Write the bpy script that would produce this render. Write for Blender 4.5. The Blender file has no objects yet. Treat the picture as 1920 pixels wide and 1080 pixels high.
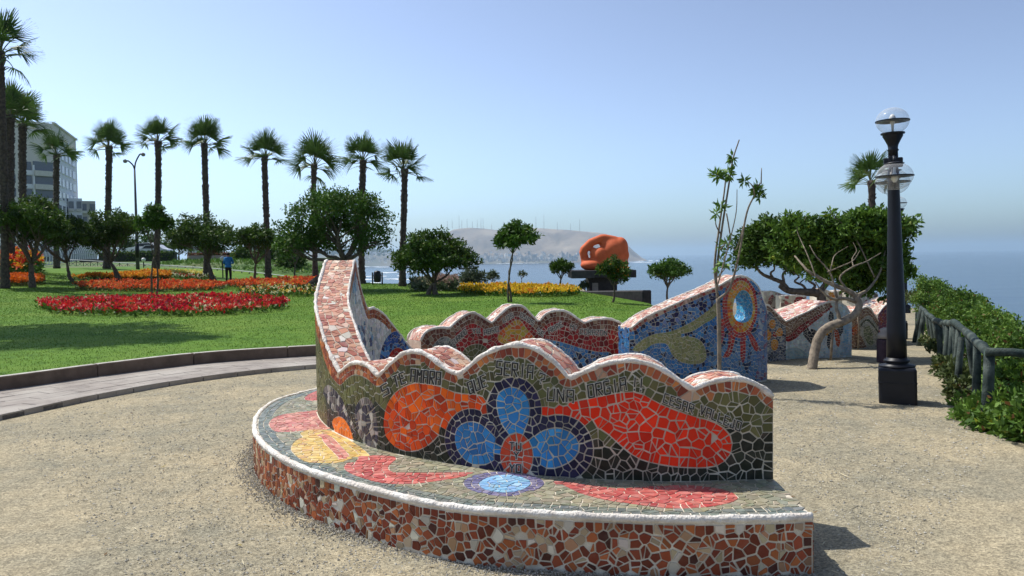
import bpy, bmesh, math, random
import numpy as np
from mathutils import Vector, Matrix, noise
from mathutils.geometry import delaunay_2d_cdt

# ---------------------------------------------------------------- camera, sky, sun, exposure
SC = bpy.context.scene
F = 1500.0                       # focal length in photograph pixels (1920 wide)
EYE = Vector((0, 0, 1.7))
PITCH = math.atan(60.5 / F)
ROLL = math.radians(-0.825)
fwd = Vector((0, math.cos(PITCH), -math.sin(PITCH)))
rt0 = Vector((1, 0, 0)); up0 = rt0.cross(fwd)
rt = rt0 * math.cos(ROLL) + up0 * math.sin(ROLL)
up = -rt0 * math.sin(ROLL) + up0 * math.cos(ROLL)
cam_d = bpy.data.cameras.new('camera'); cam = bpy.data.objects.new('camera', cam_d)
SC.collection.objects.link(cam); SC.camera = cam
cam_d.sensor_width = 36; cam_d.lens = F / 1920 * 36; cam_d.clip_start = 0.1; cam_d.clip_end = 200000
M = Matrix((rt, up, -fwd)).transposed().to_4x4(); M.translation = EYE
cam.matrix_world = M

SUN_DIR = Vector((-0.46, 0.30, 0.83)).normalized()
SUN_EL = math.asin(SUN_DIR.z); SUN_AZ = math.atan2(SUN_DIR.x, SUN_DIR.y)
world = bpy.data.worlds.new('World'); SC.world = world; world.use_nodes = True
wn = world.node_tree.nodes; wl = world.node_tree.links
sky = wn.new('ShaderNodeTexSky'); sky.sky_type = 'NISHITA'; sky.sun_disc = False
sky.sun_elevation = SUN_EL; sky.sun_rotation = SUN_AZ
sky.altitude = 1500; sky.air_density = 1.0; sky.dust_density = 4.0; sky.ozone_density = 7.0
sg = wn.new('ShaderNodeGamma'); sg.inputs[1].default_value = 1.5
sh = wn.new('ShaderNodeHueSaturation'); sh.inputs['Saturation'].default_value = 0.66
st = wn.new('ShaderNodeMixRGB'); st.blend_type = 'MULTIPLY'; st.inputs[0].default_value = 1; st.inputs[2].default_value = (0.98, 1.04, 1.0, 1)
wl.new(sky.outputs[0], sg.inputs[0]); wl.new(sg.outputs[0], sh.inputs['Color']); wl.new(sh.outputs[0], st.inputs[1])
wl.new(st.outputs[0], wn['Background'].inputs[0]); wn['Background'].inputs[1].default_value = 0.076
sun_d = bpy.data.lights.new('sun', 'SUN'); sun = bpy.data.objects.new('sun', sun_d); SC.collection.objects.link(sun)
sun_d.energy = 5.0; sun_d.angle = math.radians(0.53); sun_d.color = (1.0, 0.955, 0.88)
sun.rotation_euler = SUN_DIR.to_track_quat('Z', 'Y').to_euler()
SC.view_settings.view_transform = 'Standard'; SC.view_settings.look = 'None'
SC.view_settings.exposure = 0.0; SC.view_settings.gamma = 1.0; SC.view_settings.use_curve_mapping = False
SC.cycles.max_bounces = 6; SC.cycles.transparent_max_bounces = 12; SC.cycles.volume_bounces = 1
SC.cycles.use_denoising = True
COL = SC.collection
RNG = np.random.default_rng(7)
random.seed(7)

# ---------------------------------------------------------------- helpers
def ray(px, py):
    return fwd + rt * ((px - 960) / F) + up * ((540 - py) / F)
def G(px, py, z=0.0):                         # pixel -> point on the level z
    d = ray(px, py); k = (z - EYE.z) / d.z
    return EYE + d * k
def AT(px, py, Y):                            # pixel -> point at distance Y
    d = ray(px, py); return EYE + d * (Y / d.y)
def ss(a, b, x):
    t = min(1, max(0, (x - a) / (b - a))); return t * t * (3 - 2 * t)
def lin(c):
    return tuple(((v / 255) / 12.92 if v / 255 <= 0.04045 else ((v / 255 + 0.055) / 1.055) ** 2.4) for v in c)
def tag(o, label=None, cat=None, group=None, kind=None):
    if label: o['label'] = label
    if cat: o['category'] = cat
    if group: o['group'] = group
    if kind: o['kind'] = kind
    return o
def link(o, parent=None):
    COL.objects.link(o)
    if parent is not None: o.parent = parent
    return o
def empty(name, label, cat, group=None, loc=(0, 0, 0)):
    o = bpy.data.objects.new(name, None); o.empty_display_size = 0.1; o.location = loc
    link(o); return tag(o, label, cat, group)
def mesh_obj(name, verts, faces, mat=None, parent=None, smooth=False, cols=None):
    me = bpy.data.meshes.new(name); me.from_pydata([tuple(v) for v in verts], [], faces)
    if mat: me.materials.append(mat)
    if smooth: me.polygons.foreach_set('use_smooth', [True] * len(me.polygons))
    if cols is not None: set_cols(me, cols)
    return link(bpy.data.objects.new(name, me), parent)
def set_cols(me, cols):                       # one colour for each face
    a = me.color_attributes.new('Col', 'FLOAT_COLOR', 'CORNER')
    n = np.zeros(len(me.polygons), dtype=np.int32); me.polygons.foreach_get('loop_total', n)
    c = np.ones((len(me.polygons), 4), dtype=np.float32); c[:, :3] = np.asarray(cols, dtype=np.float32)
    a.data.foreach_set('color', np.repeat(c, n, axis=0).ravel())
def np_mesh(name, V, k, mat=None, parent=None, cols=None, smooth=False):
    """V: (n*k,3) with every k vertices one face."""
    V = np.asarray(V, dtype=np.float32).reshape(-1, 3); nf = len(V) // k
    me = bpy.data.meshes.new(name)
    me.vertices.add(len(V)); me.vertices.foreach_set('co', V.ravel())
    me.loops.add(len(V)); me.loops.foreach_set('vertex_index', np.arange(len(V), dtype=np.int32))
    me.polygons.add(nf); me.polygons.foreach_set('loop_start', np.arange(0, len(V), k, dtype=np.int32))
    me.update(calc_edges=True)
    if mat: me.materials.append(mat)
    if cols is not None: set_cols(me, cols)
    if smooth: me.polygons.foreach_set('use_smooth', [True] * nf)
    return link(bpy.data.objects.new(name, me), parent)
def spline(pts, n=8, closed=False):
    """Catmull-Rom through the points."""
    P = [Vector(p) for p in pts]; N = len(P); out = []
    rng = range(N) if closed else range(N - 1)
    for i in rng:
        if closed: a, b, c, d = P[i - 1], P[i], P[(i + 1) % N], P[(i + 2) % N]
        else:
            b, c = P[i], P[i + 1]
            a = P[i - 1] if i else b * 2 - c
            d = P[i + 2] if i + 2 < N else c * 2 - b
        for j in range(n):
            t = j / n
            out.append(0.5 * ((2 * b) + (c - a) * t + (2 * a - 5 * b + 4 * c - d) * t * t + (3 * b - a - 3 * c + d) * t ** 3))
    if not closed: out.append(P[-1])
    return out
def tube(path, radii, seg=8, cap=True):
    """Sweep a ring along the path; returns verts, faces."""
    P = [Vector(p) for p in path]; n = len(P)
    if not hasattr(radii, '__len__'): radii = [radii] * n
    V, Fc = [], []; ref = None
    for i in range(n):
        d = (P[min(i + 1, n - 1)] - P[max(i - 1, 0)])
        d = d.normalized() if d.length > 1e-9 else Vector((0, 0, 1))
        if ref is None: ref = Vector((1, 0, 0)) if abs(d.x) < 0.9 else Vector((0, 1, 0))
        u = (ref - d * ref.dot(d))
        if u.length < 1e-4: u = d.orthogonal()
        u.normalize(); w = d.cross(u); ref = u
        for k in range(seg):
            a = 2 * math.pi * k / seg
            V.append(P[i] + (u * math.cos(a) + w * math.sin(a)) * radii[i])
    for i in range(n - 1):
        for k in range(seg):
            k2 = (k + 1) % seg
            Fc.append((i * seg + k, i * seg + k2, (i + 1) * seg + k2, (i + 1) * seg + k))
    if cap:
        Fc.append(tuple(range(seg))[::-1]); Fc.append(tuple((n - 1) * seg + k for k in range(seg)))
    return V, Fc
class MB:
    """Collects shapes that belong to one part."""
    def __init__(s): s.v = []; s.f = []
    def add(s, vf):
        o = len(s.v); s.v += [Vector(p) for p in vf[0]]; s.f += [tuple(i + o for i in f) for f in vf[1]]; return s
    def tube(s, path, r, seg=8): return s.add(tube(path, r, seg))
    def box(s, c, sz, rz=0.0):
        x, y, z = sz[0] / 2, sz[1] / 2, sz[2] / 2; R = Matrix.Rotation(rz, 3, 'Z'); c = Vector(c)
        v = [c + R @ Vector((a * x, b * y, d * z)) for a, b, d in
             ((-1, -1, -1), (1, -1, -1), (1, 1, -1), (-1, 1, -1), (-1, -1, 1), (1, -1, 1), (1, 1, 1), (-1, 1, 1))]
        return s.add((v, [(0, 3, 2, 1), (4, 5, 6, 7), (0, 1, 5, 4), (1, 2, 6, 5), (2, 3, 7, 6), (3, 0, 4, 7)]))
    def lathe(s, prof, c=(0, 0, 0), seg=20):
        c = Vector(c); V, Fc = [], []
        for r, z in prof:
            for k in range(seg):
                a = 2 * math.pi * k / seg; V.append(c + Vector((r * math.cos(a), r * math.sin(a), z)))
        for i in range(len(prof) - 1):
            for k in range(seg):
                k2 = (k + 1) % seg; Fc.append((i * seg + k, i * seg + k2, (i + 1) * seg + k2, (i + 1) * seg + k))
        Fc.append(tuple(range(seg))[::-1]); Fc.append(tuple((len(prof) - 1) * seg + k for k in range(seg)))
        return s.add((V, Fc))
    def build(s, name, mat, parent=None, smooth=False, bevel=0):
        o = mesh_obj(name, s.v, s.f, mat, parent, smooth)
        if bevel:
            m = o.modifiers.new('bevel', 'BEVEL'); m.width = bevel; m.segments = 2; m.limit_method = 'ANGLE'
        return o
def copy_tree(o, parent=None):
    c = o.copy(); COL.objects.link(c); c.parent = parent
    for ch in o.children: copy_tree(ch, c)
    return c

# ---------------------------------------------------------------- materials
def new_mat(name, rough=0.8, spec=0.3):
    m = bpy.data.materials.new(name); m.use_nodes = True
    b = m.node_tree.nodes['Principled BSDF']; b.inputs['Roughness'].default_value = rough
    b.inputs['Specular IOR Level'].default_value = spec
    return m, m.node_tree.nodes, m.node_tree.links, b
def mat_noise(name, c1, c2, scale=5, rough=0.8, bump=0.0, bscale=None, spec=0.3, detail=6, c3=None, c3scale=1.0, obj=False, rmin=0.35, rmax=0.65):
    """Two colours mixed by noise, a third in larger patches, fine relief."""
    m, n, l, b = new_mat(name, rough, spec)
    tc = n.new('ShaderNodeTexCoord'); src = tc.outputs['Object']
    t = n.new('ShaderNodeTexNoise'); t.inputs['Scale'].default_value = scale; t.inputs['Detail'].default_value = detail
    l.new(src, t.inputs['Vector'])
    r = n.new('ShaderNodeValToRGB'); r.color_ramp.elements[0].color = (*c1, 1); r.color_ramp.elements[1].color = (*c2, 1)
    r.color_ramp.elements[0].position = rmin; r.color_ramp.elements[1].position = rmax
    l.new(t.outputs[0], r.inputs[0]); out = r.outputs[0]
    if c3 is not None:
        t3 = n.new('ShaderNodeTexNoise'); t3.inputs['Scale'].default_value = c3scale; t3.inputs['Detail'].default_value = 4
        l.new(src, t3.inputs['Vector'])
        r3 = n.new('ShaderNodeValToRGB'); r3.color_ramp.elements[0].position = 0.45; r3.color_ramp.elements[1].position = 0.65
        l.new(t3.outputs[0], r3.inputs[0])
        mx = n.new('ShaderNodeMixRGB'); l.new(r3.outputs[0], mx.inputs[0]); l.new(out, mx.inputs[1]); mx.inputs[2].default_value = (*c3, 1)
        out = mx.outputs[0]
    l.new(out, b.inputs['Base Color'])
    if bump:
        tb = n.new('ShaderNodeTexNoise'); tb.inputs['Scale'].default_value = bscale or scale * 3; tb.inputs['Detail'].default_value = 5
        l.new(src, tb.inputs['Vector'])
        bp = n.new('ShaderNodeBump'); bp.inputs['Strength'].default_value = bump; bp.inputs['Distance'].default_value = 0.02
        l.new(tb.outputs[0], bp.inputs['Height']); l.new(bp.outputs[0], b.inputs['Normal'])
    return m
def mat_attr(name, rough=0.5, spec=0.4, trans=0.0, bump=0.0, bscale=40, dirt=None):
    """Colour of the piece itself from its colour attribute; optional translucency for leaves."""
    m, n, l, b = new_mat(name, rough, spec)
    a = n.new('ShaderNodeAttribute'); a.attribute_name = 'Col'; out = a.outputs['Color']
    tc = n.new('ShaderNodeTexCoord')
    if dirt:
        t = n.new('ShaderNodeTexNoise'); t.inputs['Scale'].default_value = dirt[1]; t.inputs['Detail'].default_value = 8
        l.new(tc.outputs['Object'], t.inputs['Vector'])
        r = n.new('ShaderNodeValToRGB'); r.color_ramp.elements[0].position = 0.45; r.color_ramp.elements[1].position = 0.75
        r.color_ramp.elements[1].color = (dirt[2],) * 3 + (1,)
        l.new(t.outputs[0], r.inputs[0])
        mx = n.new('ShaderNodeMixRGB'); l.new(r.outputs[0], mx.inputs[0]); l.new(out, mx.inputs[1]); mx.inputs[2].default_value = (*dirt[0], 1)
        out = mx.outputs[0]
        rr = n.new('ShaderNodeMapRange'); l.new(t.outputs[0], rr.inputs[0]); rr.inputs[3].default_value = rough * 0.7; rr.inputs[4].default_value = min(1, rough * 1.5)
        l.new(rr.outputs[0], b.inputs['Roughness'])
    l.new(out, b.inputs['Base Color'])
    if bump:
        tb = n.new('ShaderNodeTexNoise'); tb.inputs['Scale'].default_value = bscale; tb.inputs['Detail'].default_value = 4
        l.new(tc.outputs['Object'], tb.inputs['Vector'])
        bp = n.new('ShaderNodeBump'); bp.inputs['Strength'].default_value = bump; bp.inputs['Distance'].default_value = 0.01
        l.new(tb.outputs[0], bp.inputs['Height']); l.new(bp.outputs[0], b.inputs['Normal'])
    if trans:
        tr = n.new('ShaderNodeBsdfTranslucent'); l.new(out, tr.inputs[0])
        ad = n.new('ShaderNodeMixShader'); ad.inputs[0].default_value = trans
        l.new(b.outputs[0], ad.inputs[1]); l.new(tr.outputs[0], ad.inputs[2])
        l.new(ad.outputs[0], n['Material Output'].inputs[0])
    return m
def mat_flat(name, c, rough=0.6, spec=0.4, metal=0.0):
    m, n, l, b = new_mat(name, rough, spec)
    t = n.new('ShaderNodeTexNoise'); t.inputs['Scale'].default_value = 9; t.inputs['Detail'].default_value = 6
    tc = n.new('ShaderNodeTexCoord'); l.new(tc.outputs['Object'], t.inputs['Vector'])
    r = n.new('ShaderNodeValToRGB')
    r.color_ramp.elements[0].color = (*[v * 0.82 for v in c], 1); r.color_ramp.elements[1].color = (*[min(1, v * 1.15) for v in c], 1)
    r.color_ramp.elements[0].position = 0.3; r.color_ramp.elements[1].position = 0.7
    l.new(t.outputs[0], r.inputs[0]); l.new(r.outputs[0], b.inputs['Base Color']); b.inputs['Metallic'].default_value = metal
    return m

MAT = {}
MAT['grout'] = mat_noise('grout', (0.76, 0.70, 0.58), (0.60, 0.53, 0.42), 18, 0.9, 0.35, 90, c3=(0.48, 0.42, 0.33), c3scale=2.5)
MAT['plaster'] = mat_noise('plaster', (0.84, 0.80, 0.73), (0.52, 0.44, 0.36), 11, 0.9, 0.9, 55, rmin=0.45, rmax=0.74, c3=(0.66, 0.6, 0.53), c3scale=3)
MAT['tile'] = mat_attr('glazed_tile', 0.34, 0.2, bump=0.06, bscale=30, dirt=((0.36, 0.30, 0.22), 22, 0.07))
MAT['tile_top'] = mat_attr('weathered_tile', 0.42, 0.5, bump=0.1, bscale=40, dirt=((0.52, 0.47, 0.40), 16, 0.30))
MAT['letter'] = mat_flat('black_tile', (0.012, 0.011, 0.013), 0.35)
MAT['leaf'] = mat_attr('leaf', 0.55, 0.22, trans=0.24)
MAT['petal'] = mat_attr('petal', 0.6, 0.25, trans=0.35)
MAT['grass_blade'] = mat_attr('grass_blade', 0.55, 0.3, trans=0.35)
MAT['bark'] = mat_noise('bark', (0.16, 0.125, 0.095), (0.075, 0.058, 0.045), 14, 0.9, 0.6, 40)
MAT['bark_pale'] = mat_noise('bark_pale', (0.30, 0.245, 0.18), (0.15, 0.12, 0.09), 16, 0.9, 0.5, 45)
MAT['palm_bark'] = mat_noise('palm_bark', (0.115, 0.088, 0.072), (0.05, 0.038, 0.034), 9, 0.95, 0.8, 25)
MAT['concrete'] = mat_noise('shaded_kerb_concrete', (0.165, 0.12, 0.09), (0.11, 0.08, 0.06), 6, 0.9, 0.25, 60, c3=(0.085, 0.06, 0.046), c3scale=0.8)  # kerb sides: their shade is put into this dark brown
MAT['kerb_top'] = mat_noise('sunlit_kerb_concrete', (0.50, 0.48, 0.42), (0.36, 0.34, 0.30), 7, 0.9, 0.25, 60)  # kerb tops: sunlight is put into this paler colour
MAT['paver'] = mat_noise('paver_stone', (0.33, 0.29, 0.25), (0.235, 0.205, 0.18), 5, 0.85, 0.2, 70, c3=(0.38, 0.345, 0.30), c3scale=1.1)
MAT['joint'] = mat_noise('joint_sand', (0.16, 0.145, 0.13), (0.1, 0.09, 0.08), 30, 0.95)
MAT['black'] = mat_flat('black_paint', (0.008, 0.009, 0.014), 0.45, 0.35)
MAT['darkstone'] = mat_noise('dark_stone', (0.035, 0.032, 0.034), (0.018, 0.017, 0.019), 8, 0.7, 0.3, 40)
MAT['terracotta'] = mat_noise('terracotta', (0.68, 0.145, 0.05), (0.56, 0.11, 0.038), 3, 0.75, 0.15, 30)
MAT['wood_green'] = mat_noise('weathered_green_wood', (0.035, 0.055, 0.046), (0.012, 0.020, 0.019), 12, 0.7, 0.5, 60, c3=(0.085, 0.105, 0.09), c3scale=5, spec=0.3)

# ---------------------------------------------------------------- the setting
def interp(x, xs, ys): return float(np.interp(x, xs, ys))
def edge_far(x): return interp(x, [-160, -60, -30, -22, -17, -12.5, -9.5, -6, 0, 6, 30], [300, 230, 150, 100, 58, 46, 43.5, 42, 40, 45, 70])
def edge_right(y): return interp(y, [-30, 5, 7.6, 20, 45, 80], [6.6, 6.4, 6.6, 11.9, 23, 38])
def land_z(x, y):                            # level of the open ground
    z = -0.05 * max(0, y - 12) * ss(3.2, 6.5, x)
    z += 1.25 * ss(12, 30, -x) * ss(46, 62, y)
    z += 0.55 * ss(62, 100, y) * ss(10, 20, -x)
    return z
def lawn_z(x, y):
    return 0.205 + 0.2 * ss(18, 42, y) + 0.85 * ss(14, 30, -x) * ss(22, 55, y) - 0.25 * ss(1.5, 5, x) * ss(16, 28, y)
def HIT(px, py, fn):                         # pixel -> point on a rolling surface
    z = 0.3
    for _ in range(30):
        p = G(px, py, z); z = 0.5 * z + 0.5 * fn(p.x, p.y)
    p = G(px, py, z); return p

def mat_gravel():
    m, n, l, b = new_mat('gravel_ground', 0.95, 0.15)
    tc = n.new('ShaderNodeTexCoord'); src = tc.outputs['Object']
    def noi(s, d=5):
        t = n.new('ShaderNodeTexNoise'); t.inputs['Scale'].default_value = s; t.inputs['Detail'].default_value = d; l.new(src, t.inputs['Vector']); return t.outputs[0]
    def ramp(x, p0, c0, p1, c1):
        r = n.new('ShaderNodeValToRGB'); e = r.color_ramp.elements
        e[0].position, e[1].position = p0, p1; e[0].color = (*c0, 1); e[1].color = (*c1, 1); l.new(x, r.inputs[0]); return r.outputs[0]
    def mix(f, a, c, t='MIX'):
        x = n.new('ShaderNodeMixRGB'); x.blend_type = t
        if isinstance(f, float): x.inputs[0].default_value = f
        else: l.new(f, x.inputs[0])
        l.new(a, x.inputs[1]); l.new(c, x.inputs[2]); return x.outputs[0]
    big = ramp(noi(0.8, 9), 0.42, (0.41, 0.35, 0.235), 0.58, (0.262, 0.245, 0.183))
    mid = ramp(noi(3.5, 6), 0.35, (0.40, 0.34, 0.23), 0.7, (0.26, 0.24, 0.18))
    c = mix(0.5, big, mid)
    v = n.new('ShaderNodeTexVoronoi'); v.inputs['Scale'].default_value = 95; l.new(src, v.inputs['Vector'])
    sep = n.new('ShaderNodeSeparateColor'); l.new(v.outputs['Color'], sep.inputs[0])
    grain = ramp(sep.outputs[0], 0.0, (0.42, 0.42, 0.42), 1.0, (1.42, 1.40, 1.34))
    c = mix(0.75, c, grain, 'MULTIPLY')
    v2 = n.new('ShaderNodeTexVoronoi'); v2.inputs['Scale'].default_value = 26; l.new(src, v2.inputs['Vector'])
    sep2 = n.new('ShaderNodeSeparateColor'); l.new(v2.outputs['Color'], sep2.inputs[0])
    g2 = ramp(sep2.outputs[1], 0.0, (0.75, 0.74, 0.72), 1.0, (1.16, 1.15, 1.14))
    c = mix(0.6, c, g2, 'MULTIPLY')
    l.new(c, b.inputs['Base Color'])
    bp = n.new('ShaderNodeBump'); bp.inputs['Strength'].default_value = 0.55; bp.inputs['Distance'].default_value = 0.008
    l.new(v.outputs['Distance'], bp.inputs['Height'])
    bp2 = n.new('ShaderNodeBump'); bp2.inputs['Strength'].default_value = 0.6; bp2.inputs['Distance'].default_value = 0.06
    l.new(noi(5, 9), bp2.inputs['Height']); l.new(bp.outputs[0], bp2.inputs['Normal']); l.new(bp2.outputs[0], b.inputs['Normal'])
    return m
MAT['gravel'] = mat_gravel()
MAT['scrub'] = mat_noise('scrub_grass', (0.045, 0.10, 0.018), (0.075, 0.145, 0.03), 0.8, 0.9, 0.8, 6, c3=(0.12, 0.13, 0.05), c3scale=0.12)
MAT['cliff'] = mat_noise('cliff_earth', (0.20, 0.155, 0.10), (0.12, 0.095, 0.065), 0.3, 0.95, 0.8, 1.5, c3=(0.05, 0.085, 0.025), c3scale=0.08)

def axis(parts):
    out = []
    for a, b, n in parts: out += list(np.linspace(a, b, n, endpoint=False))
    return out + [parts[-1][1]]
gx = axis([(-160, -40, 16), (-40, -14, 26), (-14, 16, 60), (16, 60, 30)])
gy = axis([(-14, 30, 60), (30, 80, 60), (80, 320, 40)])
V, Fc, mi = [], [], []
for y in gy:
    for x in gx:
        d = max(y - edge_far(x), x - edge_right(y))
        z = land_z(x, min(y, edge_far(x) + 1)) + 0.012 * noise.noise((x * 0.9, y * 0.9, 1.0))
        if d > 0:
            z -= min(66.5, 1.1 * d + 0.03 * d * d + (0.6 * noise.noise((x * .5, y * .5, 3)) if d > 1 else 0))
        V.append((x, y, z))
NX = len(gx)
for j in range(len(gy) - 1):
    for i in range(NX - 1):
        Fc.append((j * NX + i, j * NX + i + 1, (j + 1) * NX + i + 1, (j + 1) * NX + i))
        x, y = gx[i], gy[j]; d = max(y - edge_far(x), x - edge_right(y))
        mi.append(2 if d > 0.5 else (1 if (y > 50 and x < -6) else 0))
ground = mesh_obj('ground', V, Fc, MAT['gravel'], smooth=True); tag(ground, kind='structure')
ground.data.materials.append(MAT['scrub']); ground.data.materials.append(MAT['cliff'])
ground.data.polygons.foreach_set('material_index', mi)

# sea
def mat_sea():
    m, n, l, b = new_mat('sea_water', 0.22, 0.5)
    b.inputs['Base Color'].default_value = (0.012, 0.045, 0.085, 1); b.inputs['IOR'].default_value = 1.33
    tc = n.new('ShaderNodeTexCoord'); mp = n.new('ShaderNodeMapping'); mp.inputs['Scale'].default_value = (0.35, 1.0, 1); l.new(tc.outputs['Object'], mp.inputs[0])
    hs = []
    for s, w in ((0.009, 0.5), (0.03, 0.35), (0.11, 0.2)):
        t = n.new('ShaderNodeTexNoise'); t.inputs['Scale'].default_value = s; t.inputs['Detail'].default_value = 4; l.new(mp.outputs[0], t.inputs['Vector'])
        mm = n.new('ShaderNodeMath'); mm.operation = 'MULTIPLY'; mm.inputs[1].default_value = w / s * 0.02; l.new(t.outputs[0], mm.inputs[0]); hs.append(mm.outputs[0])
    a1 = n.new('ShaderNodeMath'); l.new(hs[0], a1.inputs[0]); l.new(hs[1], a1.inputs[1])
    a2 = n.new('ShaderNodeMath'); l.new(a1.outputs[0], a2.inputs[0]); l.new(hs[2], a2.inputs[1])
    bp = n.new('ShaderNodeBump'); bp.inputs['Strength'].default_value = 0.9; bp.inputs['Distance'].default_value = 5.0
    l.new(a2.outputs[0], bp.inputs['Height']); l.new(bp.outputs[0], b.inputs['Normal'])
    return m
MAT['sea'] = mat_sea()
SEA = -66.0
sea = mesh_obj('sea', [(-42000, 60, SEA), (42000, 60, SEA), (42000, 43000, SEA), (-42000, 43000, SEA),
                       (-42000, -300, SEA), (42000, -300, SEA)], [(4, 5, 1, 0), (0, 1, 2, 3)], MAT['sea'])
tag(sea, kind='structure')
# breaking surf: low uneven ridges of foam lying on the water
MAT['foam'] = mat_noise('sea_foam', (0.78, 0.80, 0.80), (0.55, 0.60, 0.62), 0.05, 0.8, 0.3, 0.3)
def foam_strip(mb, x0, x1, py, wob, width, seed, gap=0.25):
    r = random.Random(seed); x = x0
    while x < x1:
        L = r.uniform(10, 46) * (x1 - x0) / 90
        if r.random() > gap:
            n = 9; top, bot = [], []
            for i in range(n):
                px = x + L * i / (n - 1); yy = py + wob * math.sin(px * 0.05 + seed) + r.uniform(-.25, .25)
                w = width * math.sin(math.pi * (i + .35) / (n - .3)) * r.uniform(0.5, 1.2) + 0.06
                a = G(px, yy - w / 2, SEA); b_ = G(px, yy + w / 2, SEA); a.z = SEA + 0.5; b_.z = SEA + 0.5
                top.append(a); bot.append(b_)
            V = []; 
            for a, b_ in zip(top, bot):
                c = (a + b_) / 2; c.z = SEA + 1.6; V += [a, c, b_]
            mb.add((V, [(i * 3 + k, i * 3 + 3 + k, i * 3 + 4 + k, i * 3 + 1 + k) for i in range(n - 1) for k in (0, 1)]))
        x += L * r.uniform(0.7, 1.2)
mb = MB()
for i, (x0, x1, y, w) in enumerate([(660, 760, 500, 1.3), (665, 770, 511, 1.6), (660, 775, 518, 2.0), (660, 790, 524, 1.8), (660, 800, 531, 2.0), (655, 790, 537, 1.6),
                                    (860, 905, 494.6, .8), (1090, 1200, 491.4, 1.1), (1195, 1230, 489.0, 1.3), (930, 1000, 494.2, .7), (1870, 2000, 614, 5), (1880, 2000, 606, 3)]):
    foam_strip(mb, x0, x1, y, 0.6, w, i + 3, 0.2)
surf = mb.build('surf', MAT['foam'], smooth=True); tag(surf, 'white surf breaking in lines along the far shore', 'surf', kind='stuff')

# headland with a flat top across the bay, town at its foot
MAT['hill'] = mat_noise('dry_hill', (0.22, 0.165, 0.115), (0.13, 0.10, 0.075), 0.004, 0.95, 1.0, 0.02, c3=(0.34, 0.27, 0.19), c3scale=0.0025)
MAT['hill'].node_tree.nodes['Bump'].inputs['Distance'].default_value = 12
MAT['coast'] = mat_noise('coast_land', (0.10, 0.105, 0.07), (0.17, 0.14, 0.10), 0.006, 0.95, 1.0, 0.03)
def ridge(name, crest, base_px, Y0, Y1, mat, rough, seed):
    xs = np.linspace(crest[0][0], crest[-1][0], 110); rows = 22; V = []
    for px in xs:
        yt = interp(px, [c[0] for c in crest], [c[1] for c in crest]); yb = interp(px, [c[0] for c in base_px], [c[1] for c in base_px])
        b_ = G(px, yb, SEA - 2); t = AT(px, yt, Y1 + (b_.y - Y0))
        for j in range(rows + 6):
            if j < rows:
                f = j / (rows - 1); p = b_.lerp(t, f); p.z = b_.z + (t.z - b_.z) * (0.25 * f + 0.75 * math.sin(f * math.pi / 2) ** 1.4)
                k = math.sin(math.pi * min(f, 0.93))
                q = Vector((p.x * 0.004, p.y * 0.0022, seed))
                p.z += k * rough * (noise.fractal(q, 0.8, 2.1, 6) - 0.55 * abs(noise.noise(Vector((p.x * 0.009, p.y * 0.002, seed + 5)))))
                p.x += k * rough * 0.5 * noise.noise(q * 3)
            else:
                f = (j - rows + 1) / 6; p = t.copy(); p.y += 1500 * f; p.z = t.z * (1 - f) + (SEA - 2) * f
            V.append(p)
    R = rows + 6
    Fc = [(i * R + j, (i + 1) * R + j, (i + 1) * R + j + 1, i * R + j + 1) for i in range(len(xs) - 1) for j in range(R - 1)]
    o = mesh_obj(name, V, Fc, mat, smooth=True); tag(o, kind='structure'); return o
hill = ridge('hill', [(800, 474), (828, 458), (836, 438), (850, 430), (880, 427), (905, 428), (935, 432), (965, 430), (1000, 427), (1030, 429), (1060, 431), (1095, 434), (1130, 437), (1150, 442),
                      (1165, 451), (1180, 463), (1192, 474), (1203, 483), (1214, 488.5)],
             [(800, 496), (900, 494.5), (1000, 493), (1100, 492), (1180, 490.6), (1214, 489.8)], 7000, 7900, MAT['hill'], 26, 2.0)
coast = ridge('coast', [(420, 474), (560, 473), (640, 471), (690, 469), (720, 473), (760, 474), (800, 475), (840, 478), (900, 482), (990, 484), (1080, 486), (1110, 489)],
              [(420, 504), (640, 501), (700, 499.5), (800, 497.5), (900, 495.3), (1000, 494), (1110, 491.6)], 6000, 6500, MAT['coast'], 14, 9.0)
# the town on the lower slopes: too small and many to count
r = random.Random(4); mb = MB()
def slope_boxes(mb, n, fx, fy, Yf, s0, s1):
    for _ in range(n):
        px = fx(); p = AT(px, fy(px), Yf()); s = r.uniform(s0, s1)
        mb.box(p, (s * r.uniform(.8, 1.8), s, s * r.uniform(.6, 1.5)), r.uniform(0, 1.5))
slope_boxes(mb, 420, lambda: r.uniform(850, 1085), lambda x: interp(x, [850, 960, 1085], [486, 484, 484]) + r.triangular(-12, 7, 2), lambda: r.uniform(6550, 6900), 8, 22)
slope_boxes(mb, 160, lambda: r.uniform(660, 850), lambda x: 473 + r.triangular(-2, 20, 2), lambda: r.uniform(5800, 6050), 7, 16)
tn = mb.build('town', mat_noise('town_walls', (0.70, 0.66, 0.60), (0.40, 0.36, 0.32), 0.01, 0.9, rmin=.4, rmax=.6)); tag(tn, 'pale scattered houses of the town at the foot of the headland', 'town', kind='stuff')
mb = MB()
for _ in range(330):
    px = r.uniform(600, 850); p = AT(px, interp(px, [600, 690, 850], [471, 469, 479]) + r.uniform(-1.5, 8), r.uniform(5900, 6100)); s = r.uniform(10, 26)
    mb.lathe([(s * .3, -s * .3), (s * .6, 0), (s * .55, s * .35), (s * .2, s * .6)], p, 6)
tag(mb.build('far_wood', mat_noise('far_leaf', (0.035, 0.06, 0.02), (0.05, 0.085, 0.03), 0.02)), 'dark wooded shore beyond the surf on the far coast', 'wood', kind='stuff')
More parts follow.
